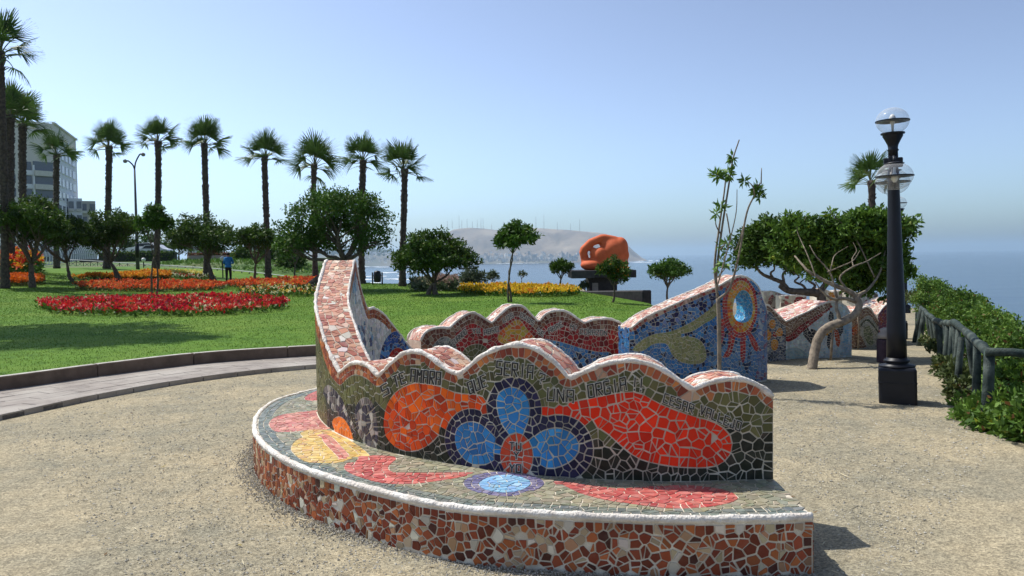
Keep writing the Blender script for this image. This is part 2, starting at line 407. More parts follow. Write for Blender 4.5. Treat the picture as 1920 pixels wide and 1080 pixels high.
# radio masts on the crest
mast_m = mat_flat('mast_metal', (0.22, 0.2, 0.2), 0.6)
ORD = 'first second third fourth fifth sixth seventh eighth ninth tenth eleventh twelfth thirteenth fourteenth fifteenth sixteenth seventeenth eighteenth nineteenth twentieth'.split()
MASTS = [(839, 14, 427.5), (848, 15, 427), (861, 24, 427), (866, 14, 427), (876, 17, 426.5), (886, 12, 427), (895, 16, 427.5), (902, 20, 428), (906, 20, 428), (922, 11, 430), (944, 16, 431),
         (972, 23, 429.5), (1005, 22, 427.5), (1020, 26, 428.5), (1045, 14, 430), (1070, 14, 432), (1087, 22, 433)]
for i, (px, hp, yb) in enumerate(MASTS):
    p = AT(px, yb + 1.5, 7880); h = (hp + 1.5) * 7880 / F; mb = MB()
    mb.tube([p, p + Vector((0, 0, h * .5)), p + Vector((0, 0, h))], [2.0, 1.4, .7], 4)
    for k in (.45, .7, .88): mb.box(p + Vector((0, 0, h * k)), (4, 2, 3))
    o = mb.build('radio_mast', mast_m)
    tag(o, '%s thin radio mast on the hazy headland crest, counted from its sea cliff end' % ORD[16 - i], 'radio mast', 'radio masts on the headland crest')

# haze: one closed box of even, thin air
hz = MB().box((0, 21300, 95), (84800, 43700, 326)).build('haze', None)
hm = bpy.data.materials.new('haze_air'); hm.use_nodes = True; hn = hm.node_tree.nodes; hn.remove(hn['Principled BSDF'])
pv = hn.new('ShaderNodeVolumePrincipled'); pv.inputs['Color'].default_value = (0.70, 0.88, 1.0, 1); pv.inputs['Density'].default_value = 0.00007; pv.inputs['Anisotropy'].default_value = 0.5
hm.node_tree.links.new(pv.outputs[0], hn['Material Output'].inputs['Volume'])
hz.data.materials.append(hm); tag(hz, 'pale sea haze over the bay and headland', 'haze', kind='stuff'); hz.visible_shadow = True

# ---------------------------------------------------------------- lawn, kerb, paved path
inner = [(-10.2, 3.5), (-9.2, 6.0), (-8.0, 8.4), (-6.62, 10.35), (-5.9, 11.55), (-4.9, 12.75), (-3.32, 13.5), (-1.5, 13.95), (.5, 14.0), (2.6, 13.6)]
outer = [(-7.4, 3.2), (-6.7, 5.2), (-6.1, 7.0), (-5.55, 8.58), (-5.08, 10.0), (-4.3, 11.3), (-3.05, 12.32), (-1.4, 12.75), (.5, 12.8), (2.4, 12.45)]
IN = spline([(x, y, 0) for x, y in inner], 10); OUT = spline([(x, y, 0) for x, y in outer], 10)
lawn_edge = [(p.x, p.y) for p in IN] + [(3.3, 15), (4.0, 20), (4.5, 25.5), (4.6, 27), (2.8, 31.8), (-2.3, 36), (-6.8, 40.5), (-9, 44), (-13, 55), (-24, 63), (-40, 66), (-58, 60), (-58, 30), (-30, 8), (-18, 2)]
def fill(poly, step, zf, far=1.0):
    pts = [Vector(p) for p in poly]; n = len(pts)
    xs = [p.x for p in pts]; ys = [p.y for p in pts]; extra = []
    y = min(ys)
    while y < max(ys):
        x = min(xs); s = step * (1 + far * max(0, y - 12) / 20)
        while x < max(xs): extra.append(Vector((x + s * .3 * random.random(), y + s * .3 * random.random()))); x += s
        y += s
    vs, es, fs, _, _, _ = delaunay_2d_cdt(pts + extra, [(i, (i + 1) % n) for i in range(n)], [], 1, 1e-5)
    return [(v.x, v.y, zf(v.x, v.y)) for v in vs], [tuple(f) for f in fs]
MAT['lawn'] = mat_noise('lawn_turf', (0.060, 0.135, 0.010), (0.10, 0.195, 0.018), 3.0, 0.9, 0.7, 45, c3=(0.125, 0.205, 0.025), c3scale=0.35, spec=0.15)
v, f = fill(lawn_edge, 0.8, lawn_z); lawn = mesh_obj('lawn', v, f, MAT['lawn'], smooth=True); tag(lawn, kind='structure')
def inside(poly, x, y):
    c = False; n = len(poly); j = n - 1
    for i in range(n):
        xi, yi = poly[i]; xj, yj = poly[j]
        if (yi > y) != (yj > y) and x < (xj - xi) * (y - yi) / (yj - yi) + xi: c = not c
        j = i
    return c
# kerb: concrete upstand built of cast lengths
def offs(P, d):
    out = []
    for i in range(len(P)):
        t = (P[min(i + 1, len(P) - 1)] - P[max(i - 1, 0)]).normalized(); out.append(P[i] + Vector((t.y, -t.x, 0)) * d)
    return out
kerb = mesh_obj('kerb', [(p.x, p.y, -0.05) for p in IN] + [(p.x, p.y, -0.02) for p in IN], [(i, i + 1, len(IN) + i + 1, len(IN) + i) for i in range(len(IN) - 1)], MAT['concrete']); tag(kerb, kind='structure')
K0 = offs(IN, -0.07); K1 = offs(IN, 0.06)
def strip_block(A, B, z0, z1, name, mat, parent, bev=0.008, lift=0.0):
    n = len(A); V = []
    for a, b in zip(A, B): V += [(a.x, a.y, z0), (a.x, a.y, z1 + lift), (b.x, b.y, z1 + lift), (b.x, b.y, z0)]
    Fc = [(0, 1, 2, 3), tuple((n - 1) * 4 + k for k in (3, 2, 1, 0))]
    for i in range(n - 1):
        for k in range(4):
            k2 = (k + 1) % 4; Fc.append((i * 4 + k, (i + 1) * 4 + k, (i + 1) * 4 + k2, i * 4 + k2))
    me = mesh_obj(name, V, Fc, mat, parent)
    bm = bmesh.new(); bm.from_mesh(me.data); bmesh.ops.recalc_face_normals(bm, faces=bm.faces); bm.to_mesh(me.data); bm.free()
    if bev:
        m = me.modifiers.new('bevel', 'BEVEL'); m.width = bev; m.segments = 1; m.limit_method = 'ANGLE'
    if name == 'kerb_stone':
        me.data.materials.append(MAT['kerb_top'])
        for pg in me.data.polygons: pg.material_index = 1 if pg.normal.z > .7 else 0  # upward faces get the painted sunlit tone, side faces the painted shade
    return me
def resample(P, step):
    s = [0]
    for a, b in zip(P, P[1:]): s.append(s[-1] + (b - a).length)
    n = max(2, int(s[-1] / step)); out = []
    for k in range(n + 1):
        t = s[-1] * k / n; i = min(len(P) - 2, int(np.searchsorted(s, t, 'right')) - 1)
        u = (t - s[i]) / max(1e-9, s[i + 1] - s[i]); out.append(P[i].lerp(P[i + 1], min(1, u)))
    return out
INr = resample(IN, 0.25)
ka, kb = offs(INr, -0.075), offs(INr, 0.06)
i = 0; rr = random.Random(2)
while i < len(INr) - 1:
    j = min(len(INr) - 1, i + 6); A = [p.copy() for p in ka[i:j + 1]]; B = [p.copy() for p in kb[i:j + 1]]
    t = (A[-1] - A[0]).normalized() * 0.004
    A[0] += t; B[0] += t; A[-1] -= t; B[-1] -= t
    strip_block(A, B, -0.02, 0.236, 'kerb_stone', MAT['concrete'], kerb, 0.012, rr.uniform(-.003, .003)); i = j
# path bed and pavers
INp = resample(offs(IN, 0.062), 0.3); n_ = len(INp)
OUTs = resample(OUT, 0.02)
def out_at(k): return OUTs[int(round(k / (n_ - 1) * (len(OUTs) - 1)))]
bedV = [(p.x, p.y, 0.048) for p in INp] + [(out_at(i).x, out_at(i).y, 0.048) for i in range(n_)] + [(out_at(i).x, out_at(i).y, -0.03) for i in range(n_)]
path = mesh_obj('path', bedV, [(i, i + 1, n_ + i + 1, n_ + i) for i in range(n_ - 1)] + [(n_ + i, n_ + i + 1, 2 * n_ + i + 1, 2 * n_ + i) for i in range(n_ - 1)], MAT['joint']); tag(path, kind='structure')
ROWS = 5
for q in range(ROWS + 1):                     # five rows of long pavers and an edging row
    i = -(q % 2)
    while i < n_ - 1:
        a, b = max(0, i), min(n_ - 1, i + 2)
        if b > a:
            f0, f1 = (q / 5.35, (q + 1) / 5.35 - 0.006) if q < ROWS else (5 / 5.35, 1.0)
            A = [INp[k].lerp(out_at(k), f0) for k in range(a, b + 1)]; B = [INp[k].lerp(out_at(k), f1) for k in range(a, b + 1)]
            t = (A[-1] - A[0]).normalized() * 0.005
            A[0] += t; B[0] += t; A[-1] -= t; B[-1] -= t
            strip_block(A, B, 0.0 if q < ROWS else -0.04, 0.06 + (0.006 if q == ROWS else 0), 'paver', MAT['paver'], path, 0.004, rr.uniform(-.0025, .0025))
        i += 2
# grass blades on the lawn, thickest near the kerb
def grass():
    N = 420000
    u = RNG.random(N) ** 2.0
    Y = 5 + u * 42; X = -32 + RNG.random(N) * 37
    # wide in view only
    keep = (X > -0.72 * Y - 1.0) & (X < 0.25 * Y + 1)
    X, Y = X[keep], Y[keep]
    poly = np.array(lawn_edge); c = np.zeros(len(X), bool); j = len(poly) - 1
    for i in range(len(poly)):
        xi, yi = poly[i]; xj, yj = poly[j]
        if yi != yj: c ^= ((yi > Y) != (yj > Y)) & (X < (xj - xi) * (Y - yi) / (yj - yi) + xi)
        j = i
    X, Y = X[c], Y[c]; n = len(X)
    def s_(a, b, x): t = np.clip((x - a) / (b - a), 0, 1); return t * t * (3 - 2 * t)
    Z = 0.205 + 0.2 * s_(18, 42, Y) + 0.85 * s_(14, 30, -X) * s_(22, 55, Y) - 0.25 * s_(1.5, 5, X) * s_(16, 28, Y) - 0.004
    B = np.stack([X, Y, Z], 1); a = RNG.random(n) * 6.28
    sc = 1 + np.maximum(0, Y - 12) / 16
    w = (0.004 + 0.004 * RNG.random(n)) * sc; h = (0.014 + 0.020 * RNG.random(n)) * (0.75 + 0.25 * sc)
    d = np.stack([np.cos(a), np.sin(a), np.zeros(n)], 1)
    lean = (RNG.random((n, 3)) - .5) * np.array([1, 1, 0]) * (h * 1.6)[:, None]
    tip = B + lean; tip[:, 2] += h
    V = np.stack([B - d * w[:, None], B + d * w[:, None], tip], 1).reshape(-1, 3)
    t = RNG.random(n)[:, None]; y = (RNG.random(n) < .12)[:, None]
    pat = np.array([noise.noise((x * .7, q * .7, 5.0)) for x, q in zip(X, Y)])[:, None]
    C = np.array([0.052, 0.122, 0.010]) * (1 - t) + np.array([0.118, 0.222, 0.024]) * t + y * np.array([0.07, 0.05, 0.02]) + np.maximum(pat, 0) * np.array([0.07, 0.045, 0.01]) - np.maximum(-pat, 0) * np.array([0.035, 0.05, 0.004])
    o = np_mesh('grass', V, 3, MAT['grass_blade'], cols=np.clip(C, 0, 1)); tag(o, 'short mown green grass covering the lawn', 'grass', kind='stuff')
grass()
# loose pebbles lying on the gravel
def pebbles():
    N = 46000; D = 1.2 + 11 * RNG.random(N) ** 1.7; a = (RNG.random(N) - .5) * 1.35
    X, Y = D * np.sin(a), 1.6 + D * np.cos(a); s = (0.0022 + 0.0048 * RNG.random(N) ** 3) * (1 + D / 9)
    base = np.array([[1, 0, 0], [0, 1, 0], [-1, 0, 0], [0, -1, 0], [0, 0, .8]], float)
    tri = [(0, 1, 4), (1, 2, 4), (2, 3, 4), (3, 0, 4)]
    ok = X < np.interp(Y, [5, 7.6, 20], [4.3, 4.4, 9]); X, Y, s = X[ok], Y[ok], s[ok]; n = len(X)
    rot = RNG.random(n) * 6.28; P = np.zeros((n, 5, 3))
    for k in range(5):
        j = 0.7 + 0.6 * RNG.random(n); bx, by, bz = base[k]
        P[:, k, 0] = X + s * j * (bx * np.cos(rot) - by * np.sin(rot)); P[:, k, 1] = Y + s * j * (bx * np.sin(rot) + by * np.cos(rot)); P[:, k, 2] = 0.004 + s * bz * j * .8
    keep = ~((P[:, 0, 0] < -2.6) & (P[:, 0, 1] > 5.0) & (P[:, 0, 0] < np.interp(P[:, 0, 1], [3.2, 7, 10, 12.3], [-7, -5.8, -4.8, -2.9])))
    P = P[keep]; V = np.stack([P[:, t] for t in tri], 1).reshape(-1, 3)
    t = RNG.random(len(P)); C = np.outer(.17 + .36 * t, [1, .94, .80]); C = np.repeat(C, 4, 0)
    o = np_mesh('gravel', V, 3, mat_attr('pebble', 0.9, 0.2), cols=C); tag(o, 'loose beige and grey gravel strewn over the bare ground', 'gravel', kind='stuff')
pebbles()

# ---------------------------------------------------------------- mosaic engine
def poly_area(p): return abs(sum(a[0] * b[1] - b[0] * a[1] for a, b in zip(p, p[1:] + p[:1]))) / 2
def clip(poly, nx, ny, c):                    # keep the side where nx*x+ny*y <= c
    out = []; n = len(poly)
    for i in range(n):
        a = poly[i]; b = poly[(i + 1) % n]
        da = nx * a[0] + ny * a[1] - c; db = nx * b[0] + ny * b[1] - c
        if da <= 0: out.append(a)
        if (da < 0 < db) or (db < 0 < da):
            t = da / (da - db); out.append((a[0] + (b[0] - a[0]) * t, a[1] + (b[1] - a[1]) * t))
    return out
class Grid:
    def __init__(s, c): s.c = c; s.d = {}
    def add(s, i, x, y): s.d.setdefault((int(x // s.c), int(y // s.c)), []).append((i, x, y))
    def near(s, x, y, r):
        k = int(r // s.c) + 1; cx, cy = int(x // s.c), int(y // s.c); r2 = r * r
        for a in range(cx - k, cx + k + 1):
            for b in range(cy - k, cy + k + 1):
                for e in s.d.get((a, b), ()):
                    q = (e[1] - x) ** 2 + (e[2] - y) ** 2
                    if q <= r2: yield q, e[0]
def mosaic(box, region, outlines, size, seed, gap=0.0035, frac=0.42):
    """Irregular broken-tile cells. region(x, y) -> name or None outside; outlines get a row of tiles on each side."""
    r = random.Random(seed); S = []; g = Grid(size * 1.5)
    def free(x, y, d): return not any(True for _ in g.near(x, y, d))
    def put(x, y):
        S.append((x, y)); g.add(len(S) - 1, x, y)
    for line in outlines:
        sz = size
        if isinstance(line, tuple): line, sz = line
        P = resample([Vector((p[0], p[1], 0)) for p in line], sz * 0.95)
        for i in range(len(P) - 1):
            a, b = P[i], P[i + 1]; t = (b - a).normalized(); m = a.lerp(b, 0.5 + r.uniform(-.12, .12)); d = sz * r.uniform(.40, .46); nx, ny = -t.y, t.x
            ra, rb = region(m.x + nx * .006, m.y + ny * .006), region(m.x - nx * .006, m.y - ny * .006)
            if ra == rb: continue
            q1, q2 = (m.x + nx * d, m.y + ny * d), (m.x - nx * d, m.y - ny * d)
            lim = sz * 0.55
            if free(q1[0], q1[1], lim) and free(q2[0], q2[1], lim): put(*q1); put(*q2)
    x0, x1, y0, y1 = box; area = (x1 - x0) * (y1 - y0); tries = int(area / size ** 2 * 14)
    for _ in range(tries):
        x, y = r.uniform(x0, x1), r.uniform(y0, y1)
        if free(x, y, size * r.uniform(.62, .95)): put(x, y)
    cells = []
    for i, (x, y) in enumerate(S):
        nm = region(x, y)
        if nm is None: continue
        R = size * 2.6; nb = sorted(g.near(x, y, R))[1:20]
        h = size * 1.25; poly = [(x - h, y - h), (x + h, y - h), (x + h, y + h), (x - h, y + h)]
        for q, j in nb:
            X, Y = S[j]; d = math.sqrt(q); nx, ny = (X - x) / d, (Y - y) / d
            gg = gap * (0.55 + 0.9 * (((i * j * 7919 + i + j) % 97) / 97))
            poly = clip(poly, nx, ny, nx * x + ny * y + d / 2 - gg)
            if len(poly) < 3: break
        poly = clip(clip(clip(clip(poly, 1, 0, x1 - .002), -1, 0, -(x0 + .002)), 0, 1, y1 - .002), 0, -1, -(y0 + .002)) if len(poly) > 2 else poly
        # drop tiny edges so the pieces stay angular
        p2 = []
        for p in poly:
            if not p2 or (p[0] - p2[-1][0]) ** 2 + (p[1] - p2[-1][1]) ** 2 > (size * .14) ** 2: p2.append(p)
        if len(p2) > 2 and (p2[0][0] - p2[-1][0]) ** 2 + (p2[0][1] - p2[-1][1]) ** 2 < (size * .14) ** 2: p2.pop()
        if len(p2) < 3: continue
        if r.random() < frac and poly_area(p2) > (size * .62) ** 2:        # snap the piece across, as with pliers
            a = r.uniform(0, math.pi); nx, ny = math.cos(a), math.sin(a); cx = sum(p[0] for p in p2) / len(p2); cy = sum(p[1] for p in p2) / len(p2); c = nx * cx + ny * cy + r.uniform(-.12, .12) * size
            gg = gap * r.uniform(.6, 1.2)
            for h in (clip(p2, nx, ny, c - gg), clip(p2, -nx, -ny, -c - gg)):
                if len(h) >= 3 and poly_area(h) > (size * .2) ** 2: cells.append((h, nm, (sum(p[0] for p in h) / len(h), sum(p[1] for p in h) / len(h))))
        else: cells.append((p2, nm, (x, y)))
    return cells
def tile_geo(poly, surf, r, th=0.005):
    cx = sum(p[0] for p in poly) / len(poly); cy = sum(p[1] for p in poly) / len(poly); n = len(poly)
    tl = (r.uniform(-1, 1) * .05, r.uniform(-1, 1) * .05); V = []
    for p in poly: V.append(surf(p[0], p[1], -0.004))
    for p in poly:
        q = (cx + (p[0] - cx) * .972, cy + (p[1] - cy) * .972)
        V.append(surf(q[0], q[1], th + (p[0] - cx) * tl[0] + (p[1] - cy) * tl[1]))
    Fc = [tuple(range(n, 2 * n))] + [(i, (i + 1) % n, n + (i + 1) % n, n + i) for i in range(n)]
    return V, Fc
def jitter(c, r, a=0.18):
    k = 1 + r.uniform(-a, a); return tuple(min(0.95, max(0.004, v * k * (1 + r.uniform(-.06, .06)))) for v in c)
def pick(pal, r):
    x = r.random() * sum(p[0] for p in pal)
    for w, c in pal:
        x -= w
        if x <= 0: return c
    return pal[-1][1]
def lay_tiles(cells, surf, palettes, parent, seed, mat, solo=0, flip=False, fieldname='tile_field', drop=0.002, jit=0.16):
    """The largest `solo` pieces become objects of their own, the rest one joined part."""
    r = random.Random(seed); items = []
    for poly, nm, c in cells:
        if r.random() < drop: continue
        V, Fc = tile_geo(poly, surf, r); col = jitter(pick(palettes[nm], r), r, jit)
        P = surf(c[0], c[1], 0); N = (surf(c[0], c[1], 0.1) - P) * 10; D = EYE - P
        items.append((poly_area(poly) * max(0.0, N.dot(D)) / D.length ** 3, V, Fc, col))
    items.sort(key=lambda t: -t[0])
    for _, V, Fc, col in items[:solo]:
        c = V[0]; o = mesh_obj('tile', V, Fc, mat, parent, cols=[col] * len(Fc))
        fix_normals(o, surf)
    rest = items[solo:]
    if rest:
        VV, FF, CC = [], [], []
        for _, V, Fc, col in rest:
            o = len(VV); VV += V; FF += [tuple(i + o for i in f) for f in Fc]; CC += [col] * len(Fc)
        o = mesh_obj(fieldname, VV, FF, mat, parent, cols=CC); o['kind'] = 'stuff'
        fix_normals(o, surf)
def fix_normals(o, surf):
    pass                                       # both sides of a thin glazed piece shade alike
class Wall:
    """Upright wall: plan curve of its shown face, its thickness and its top line."""
    def __init__(s, pts, th, n=14):
        s.C = resample(spline([(x, y, 0) for x, y in pts], n), 0.02); s.th = th; s.s = [0]
        for a, b in zip(s.C, s.C[1:]): s.s.append(s.s[-1] + (b - a).length)
        s.L = s.s[-1]; s.N = []
        for i in range(len(s.C)):
            t = (s.C[min(i + 3, len(s.C) - 1)] - s.C[max(i - 3, 0)]).normalized(); s.N.append(Vector((-t.y, t.x, 0)))
    def at(s, u):
        x = max(0, min(1, u / s.L)) * (len(s.C) - 1); i = min(len(s.C) - 2, int(x)); f = x - i
        return s.C[i].lerp(s.C[i + 1], f), s.N[i].lerp(s.N[i + 1], f).normalized(), s.C[i + 1] - s.C[i]
    def face(s, u, t, off=0.0):
        p, n, d = s.at(u)
        if u < 0 or u > s.L: p = p + d.normalized() * (u if u < 0 else u - s.L)
        return Vector((p.x + n.x * off, p.y + n.y * off, t))
    def back(s, u, t, off=0.0): return s.face(u, t, -s.th - off)
    def hit(s, px, py, behind=0.0):           # pixel -> (s, height) on the shown face
        d = ray(px, py); best = None
        for i in range(len(s.C) - 1):
            a = s.C[i] - s.N[i] * behind; b = s.C[i + 1] - s.N[i + 1] * behind
            ca = d.x * a.y - d.y * a.x; cb = d.x * b.y - d.y * b.x
            if (ca <= 0 <= cb) or (cb <= 0 <= ca):
                f = ca / (ca - cb) if ca != cb else 0; p = a.lerp(b, f); k = p.y / d.y
                if best is None or k < best[0]: best = (k, s.s[i] + f * (s.s[i + 1] - s.s[i]), EYE.z + d.z * k)
        if best is None:                       # beyond an end: nearest end
            e = min((0, len(s.C) - 1), key=lambda i: abs(s.C[i].x / s.C[i].y - d.x / d.y)); k = s.C[e].y / d.y
            return (s.s[e], EYE.z + d.z * k)
        return best[1], best[2]
    def set_top(s, segs, extra=()):
        """segs: lists of pixels along the near top edge; valleys are the ends of the lists."""
        pts = list(extra)
        for seg in segs:
            q = [s.hit(*p) for p in seg]; q.sort()
            pts += [(p.x, p.y) for p in spline([(a, b, 0) for a, b in q], 8)]
        pts.sort(); s.tx = [p[0] for p in pts]; s.ty = [p[1] for p in pts]
    def top(s, u): return float(np.interp(u, s.tx, s.ty))
    def ribbon(s, u, w, off=0.0):             # top surface: w across the thickness
        h = s.top(u); dh = (s.top(u + .015) - s.top(u - .015)) / .03
        p, n, d = s.at(u); d = d.normalized(); nn = Vector((-dh * d.x, -dh * d.y, 1)).normalized()
        q = Vector((p.x - n.x * w, p.y - n.y * w, h)) + nn * off
        if u < 0 or u > s.L: q += d * (u if u < 0 else u - s.L)
        return q
    def body(s, name, mat, parent, z0=-0.05, hole=None):
        n = max(60, int(s.L / 0.02)); V, Fc = [], []
        for i in range(n + 1):
            u = s.L * i / n; h = s.top(u)
            V += [s.face(u, z0), s.face(u, h), s.back(u, h), s.back(u, z0)]
        for i in range(n):
            for k in (0, 1, 2):
                if hole and k in (0, 2): continue
                Fc.append((i * 4 + k, (i + 1) * 4 + k, (i + 1) * 4 + k + 1, i * 4 + k + 1))
        Fc += [(3, 2, 1, 0), (n * 4, n * 4 + 1, n * 4 + 2, n * 4 + 3)]
        if hole:                               # a face pierced by an oval
            ring = hole; m = len(ring); edge = [(s.L * i / n, s.top(s.L * i / n)) for i in range(n + 1)] + [(s.L, z0), (0, z0)]
            pts = [Vector(p) for p in edge] + [Vector(p) for p in ring]; e = len(edge)
            ed = [(i, (i + 1) % e) for i in range(e)] + [(e + i, e + (i + 1) % m) for i in range(m)]
            xs = np.arange(.06, s.L, .06); ys = np.arange(z0 + .05, 1.6, .06)
            pts += [Vector((x, y)) for x in xs for y in ys if y < s.top(x) - .03 and not inside(ring, x, y)]
            vs, _, fs, _, _, _ = delaunay_2d_cdt(pts, ed, [], 1, 1e-5)
            for fn in (s.face, s.back):
                o = len(V); V += [fn(v.x, v.y) for v in vs]
                for f in fs:
                    c = sum((vs[i] for i in f), Vector((0, 0))) / len(f)
                    if not inside(ring, c.x, c.y): Fc.append(tuple(i + o for i in f))
            o = len(V)
            for p in ring: V += [s.face(*p), s.back(*p)]
            Fc += [(o + 2 * i, o + 2 * ((i + 1) % m), o + 2 * ((i + 1) % m) + 1, o + 2 * i + 1) for i in range(m)]
        return mesh_obj(name, V, Fc, mat, parent)
    def rim(s, w, parent, rad, mat, u0=0.0, u1=None, seed=0):
        u1 = s.L if u1 is None else u1; n = int((u1 - u0) / .03); r = random.Random(seed)
        P = [s.ribbon(u0 + (u1 - u0) * i / n, w, rad * .1) for i in range(n + 1)]
        R = [rad * (1 + .5 * noise.noise((i * .35, seed, 0)) + .28 * r.uniform(-1, 1)) for i in range(n + 1)]
        return MB().tube(P, R, 8).build('rim', mat, parent, True)
def closed(pts, n=5): return [(p.x, p.y) for p in spline([(a, b, 0) for a, b in pts], n, True)]
def ell(cx, cy, rx, ry, n=28, rot=0): return [(cx + rx * math.cos(a) * math.cos(rot) - ry * math.sin(a) * math.sin(rot), cy + rx * math.cos(a) * math.sin(rot) + ry * math.sin(a) * math.cos(rot)) for a in [2 * math.pi * k / n for k in range(n)]]

# letters built of strokes, each stroke a sliver of black tile in pale grout
GLY = {'A': [((0, 0), (0, 1)), ((0, 1), (1, 1)), ((1, 1), (1, 0)), ((0, .45), (1, .45))], 'B': [((0, 0), (0, 1)), ((0, 1), (1, .9)), ((1, .9), (1, .55)), ((0, .5), (1, .5)), ((1, .45), (1, .1)), ((0, 0), (1, .05))],
       'C': [((1, 1), (0, 1)), ((0, 1), (0, 0)), ((0, 0), (1, 0))], 'D': [((0, 0), (0, 1)), ((0, 1), (1, .85)), ((1, .85), (1, .15)), ((1, .15), (0, 0))],
       'E': [((0, 0), (0, 1)), ((0, 1), (1, 1)), ((0, .5), (.8, .5)), ((0, 0), (1, 0))], 'G': [((1, 1), (0, 1)), ((0, 1), (0, 0)), ((0, 0), (1, 0)), ((1, 0), (1, .45)), ((1, .45), (.55, .45))],
       'I': [((.5, 0), (.5, 1))], 'J': [((.8, 1), (.8, 0)), ((.8, 0), (.1, 0)), ((.1, 0), (.1, .3))], 'L': [((0, 1), (0, 0)), ((0, 0), (1, 0))],
       'M': [((0, 0), (0, 1)), ((0, 1), (.5, .55)), ((.5, .55), (1, 1)), ((1, 1), (1, 0))], 'N': [((0, 0), (0, 1)), ((0, 1), (1, 0)), ((1, 0), (1, 1))],
       'O': [((0, 0), (0, 1)), ((0, 1), (1, 1)), ((1, 1), (1, 0)), ((1, 0), (0, 0))], 'Q': [((0, 0), (0, 1)), ((0, 1), (1, 1)), ((1, 1), (1, 0)), ((1, 0), (0, 0)), ((.6, .3), (1.1, -.12))],
       'R': [((0, 0), (0, 1)), ((0, 1), (1, 1)), ((1, 1), (1, .5)), ((1, .5), (0, .5)), ((.3, .5), (1, 0))], 'S': [((1, 1), (0, 1)), ((0, 1), (0, .5)), ((0, .5), (1, .5)), ((1, .5), (1, 0)), ((1, 0), (0, 0))],
       'T': [((0, 1), (1, 1)), ((.5, 1), (.5, 0))], 'U': [((0, 1), (0, 0)), ((0, 0), (1, 0)), ((1, 0), (1, 1))], 'V': [((0, 1), (.5, 0)), ((.5, 0), (1, 1))], 'Y': [((0, 1), (.5, .5)), ((1, 1), (.5, .5)), ((.5, .5), (.5, 0))],
       'Z': [((0, 1), (1, 1)), ((1, 1), (0, 0)), ((0, 0), (1, 0))], '?': [((0, .75), (0, 1)), ((0, 1), (1, 1)), ((1, 1), (1, .55)), ((1, .55), (.5, .4)), ((.5, .4), (.5, .25)), ((.5, .08), (.5, 0))], '!': [((.5, 1), (.5, .3)), ((.5, .1), (.5, 0))]}
def write(word, p0, p1, hpx, wall, parent, stroke=2.6, pale=1.9):
    """Letters from pixel p0 to p1 along the foot line, laid on the wall face."""
    n = len(word); dx, dy = p1[0] - p0[0], p1[1] - p0[1]; L = math.hypot(dx, dy); ex, ey = dx / L, dy / L
    ux, uy = ey * .55, -(1 - .15 * abs(ey))
    adv = L / n
    for k, ch in enumerate(word):
        if ch not in GLY: continue
        w = adv * .66; ox, oy = p0[0] + ex * adv * (k + .12), p0[1] + ey * adv * (k + .12)
        def P(a, b): return (ox + ex * w * a + ux * hpx * b, oy + ey * w * a + uy * hpx * b)
        black, white = MB(), MB()
        for (a, b), (c, d) in GLY[ch]:
            q0, q1 = P(a, b), P(c, d); l = math.hypot(q1[0] - q0[0], q1[1] - q0[1]) or 1; tx, ty = (q1[0] - q0[0]) / l, (q1[1] - q0[1]) / l
            for mbx, hw, off in ((white, stroke / 2 + pale, .0066), (black, stroke / 2, .0105)):
                e = hw * (.9 if mbx is white else .5)
                quad = [(q0[0] - tx * e - ty * hw, q0[1] - ty * e + tx * hw), (q1[0] + tx * e - ty * hw, q1[1] + ty * e + tx * hw), (q1[0] + tx * e + ty * hw, q1[1] + ty * e - tx * hw), (q0[0] - tx * e + ty * hw, q0[1] - ty * e - tx * hw)]
                st = [wall.hit(*q) for q in quad]
                off2 = off + 0.00025 * len(mbx.v) / 8
                mbx.add(([wall.face(s_, t_, -.002) for s_, t_ in st] + [wall.face(s_, t_, off2) for s_, t_ in st], [(4, 5, 6, 7), (0, 1, 5, 4), (1, 2, 6, 5), (2, 3, 7, 6), (3, 0, 4, 7)]))
        lo = black.build('letter', MAT['letter'], parent); white.build('letter_grout', MAT['pale_grout'], parent)

# ---------------------------------------------------------------- the bench in front
front = Wall([(1.58, 4.84), (.98, 4.82), (.54, 4.89), (.23, 4.98), (-.05, 5.09), (-.29, 5.23), (-.605, 5.44), (-.955, 5.73), (-1.22, 6.05), (-1.46, 6.42), (-1.64, 6.8), (-1.76, 7.15), (-1.83, 7.45),
              (-1.87, 7.75), (-1.89, 8.0), (-1.9, 8.2), (-1.84, 8.58), (-1.70, 8.95), (-1.5, 9.27), (-1.28, 9.5)], 0.30)
def s_at(wall, y, lo=0):                       # where the curve reaches depth y (after index lo)
    for i in range(lo, len(wall.C) - 1):
        if wall.C[i].y <= y <= wall.C[i + 1].y: return wall.s[i]
    return wall.L
segs = [[(1299, 732), (1320, 721), (1350, 713), (1382, 711), (1415, 719), (1450, 745)],
        [(1067, 711), (1090, 700), (1130, 684), (1170, 677), (1200, 678), (1235, 690), (1270, 712), (1299, 732)],
        [(862, 702), (874, 693), (902, 669), (933, 654), (966, 647), (999, 652), (1020, 665), (1042, 682), (1067, 711)],
        [(710, 706), (735, 680), (760, 662), (785, 660), (810, 672), (835, 692), (862, 702)],
        [(637, 699), (650, 687), (667, 680), (690, 687), (710, 706)]]
i0 = len(front.C) // 2
ex = []
for y, h in ((6.62, 1.0), (6.8, 1.12), (7.0, 1.2), (7.2, 1.265), (7.4, 1.33), (7.6, 1.40), (7.8, 1.485), (8.0, 1.58), (8.12, 1.64), (8.2, 1.675), (8.24, 1.66), (8.32, 1.50), (8.42, 1.36), (8.52, 1.25), (8.6, 1.16), (8.66, 1.15), (8.75, 1.16), (8.86, 1.13), (9.0, 1.06), (9.15, .93), (9.28, .80), (9.4, .66), (9.49, .58)):
    ex.append((s_at(front, y, i0), h))
front.set_top(segs, ex)
SH = 0.31                                      # seat height
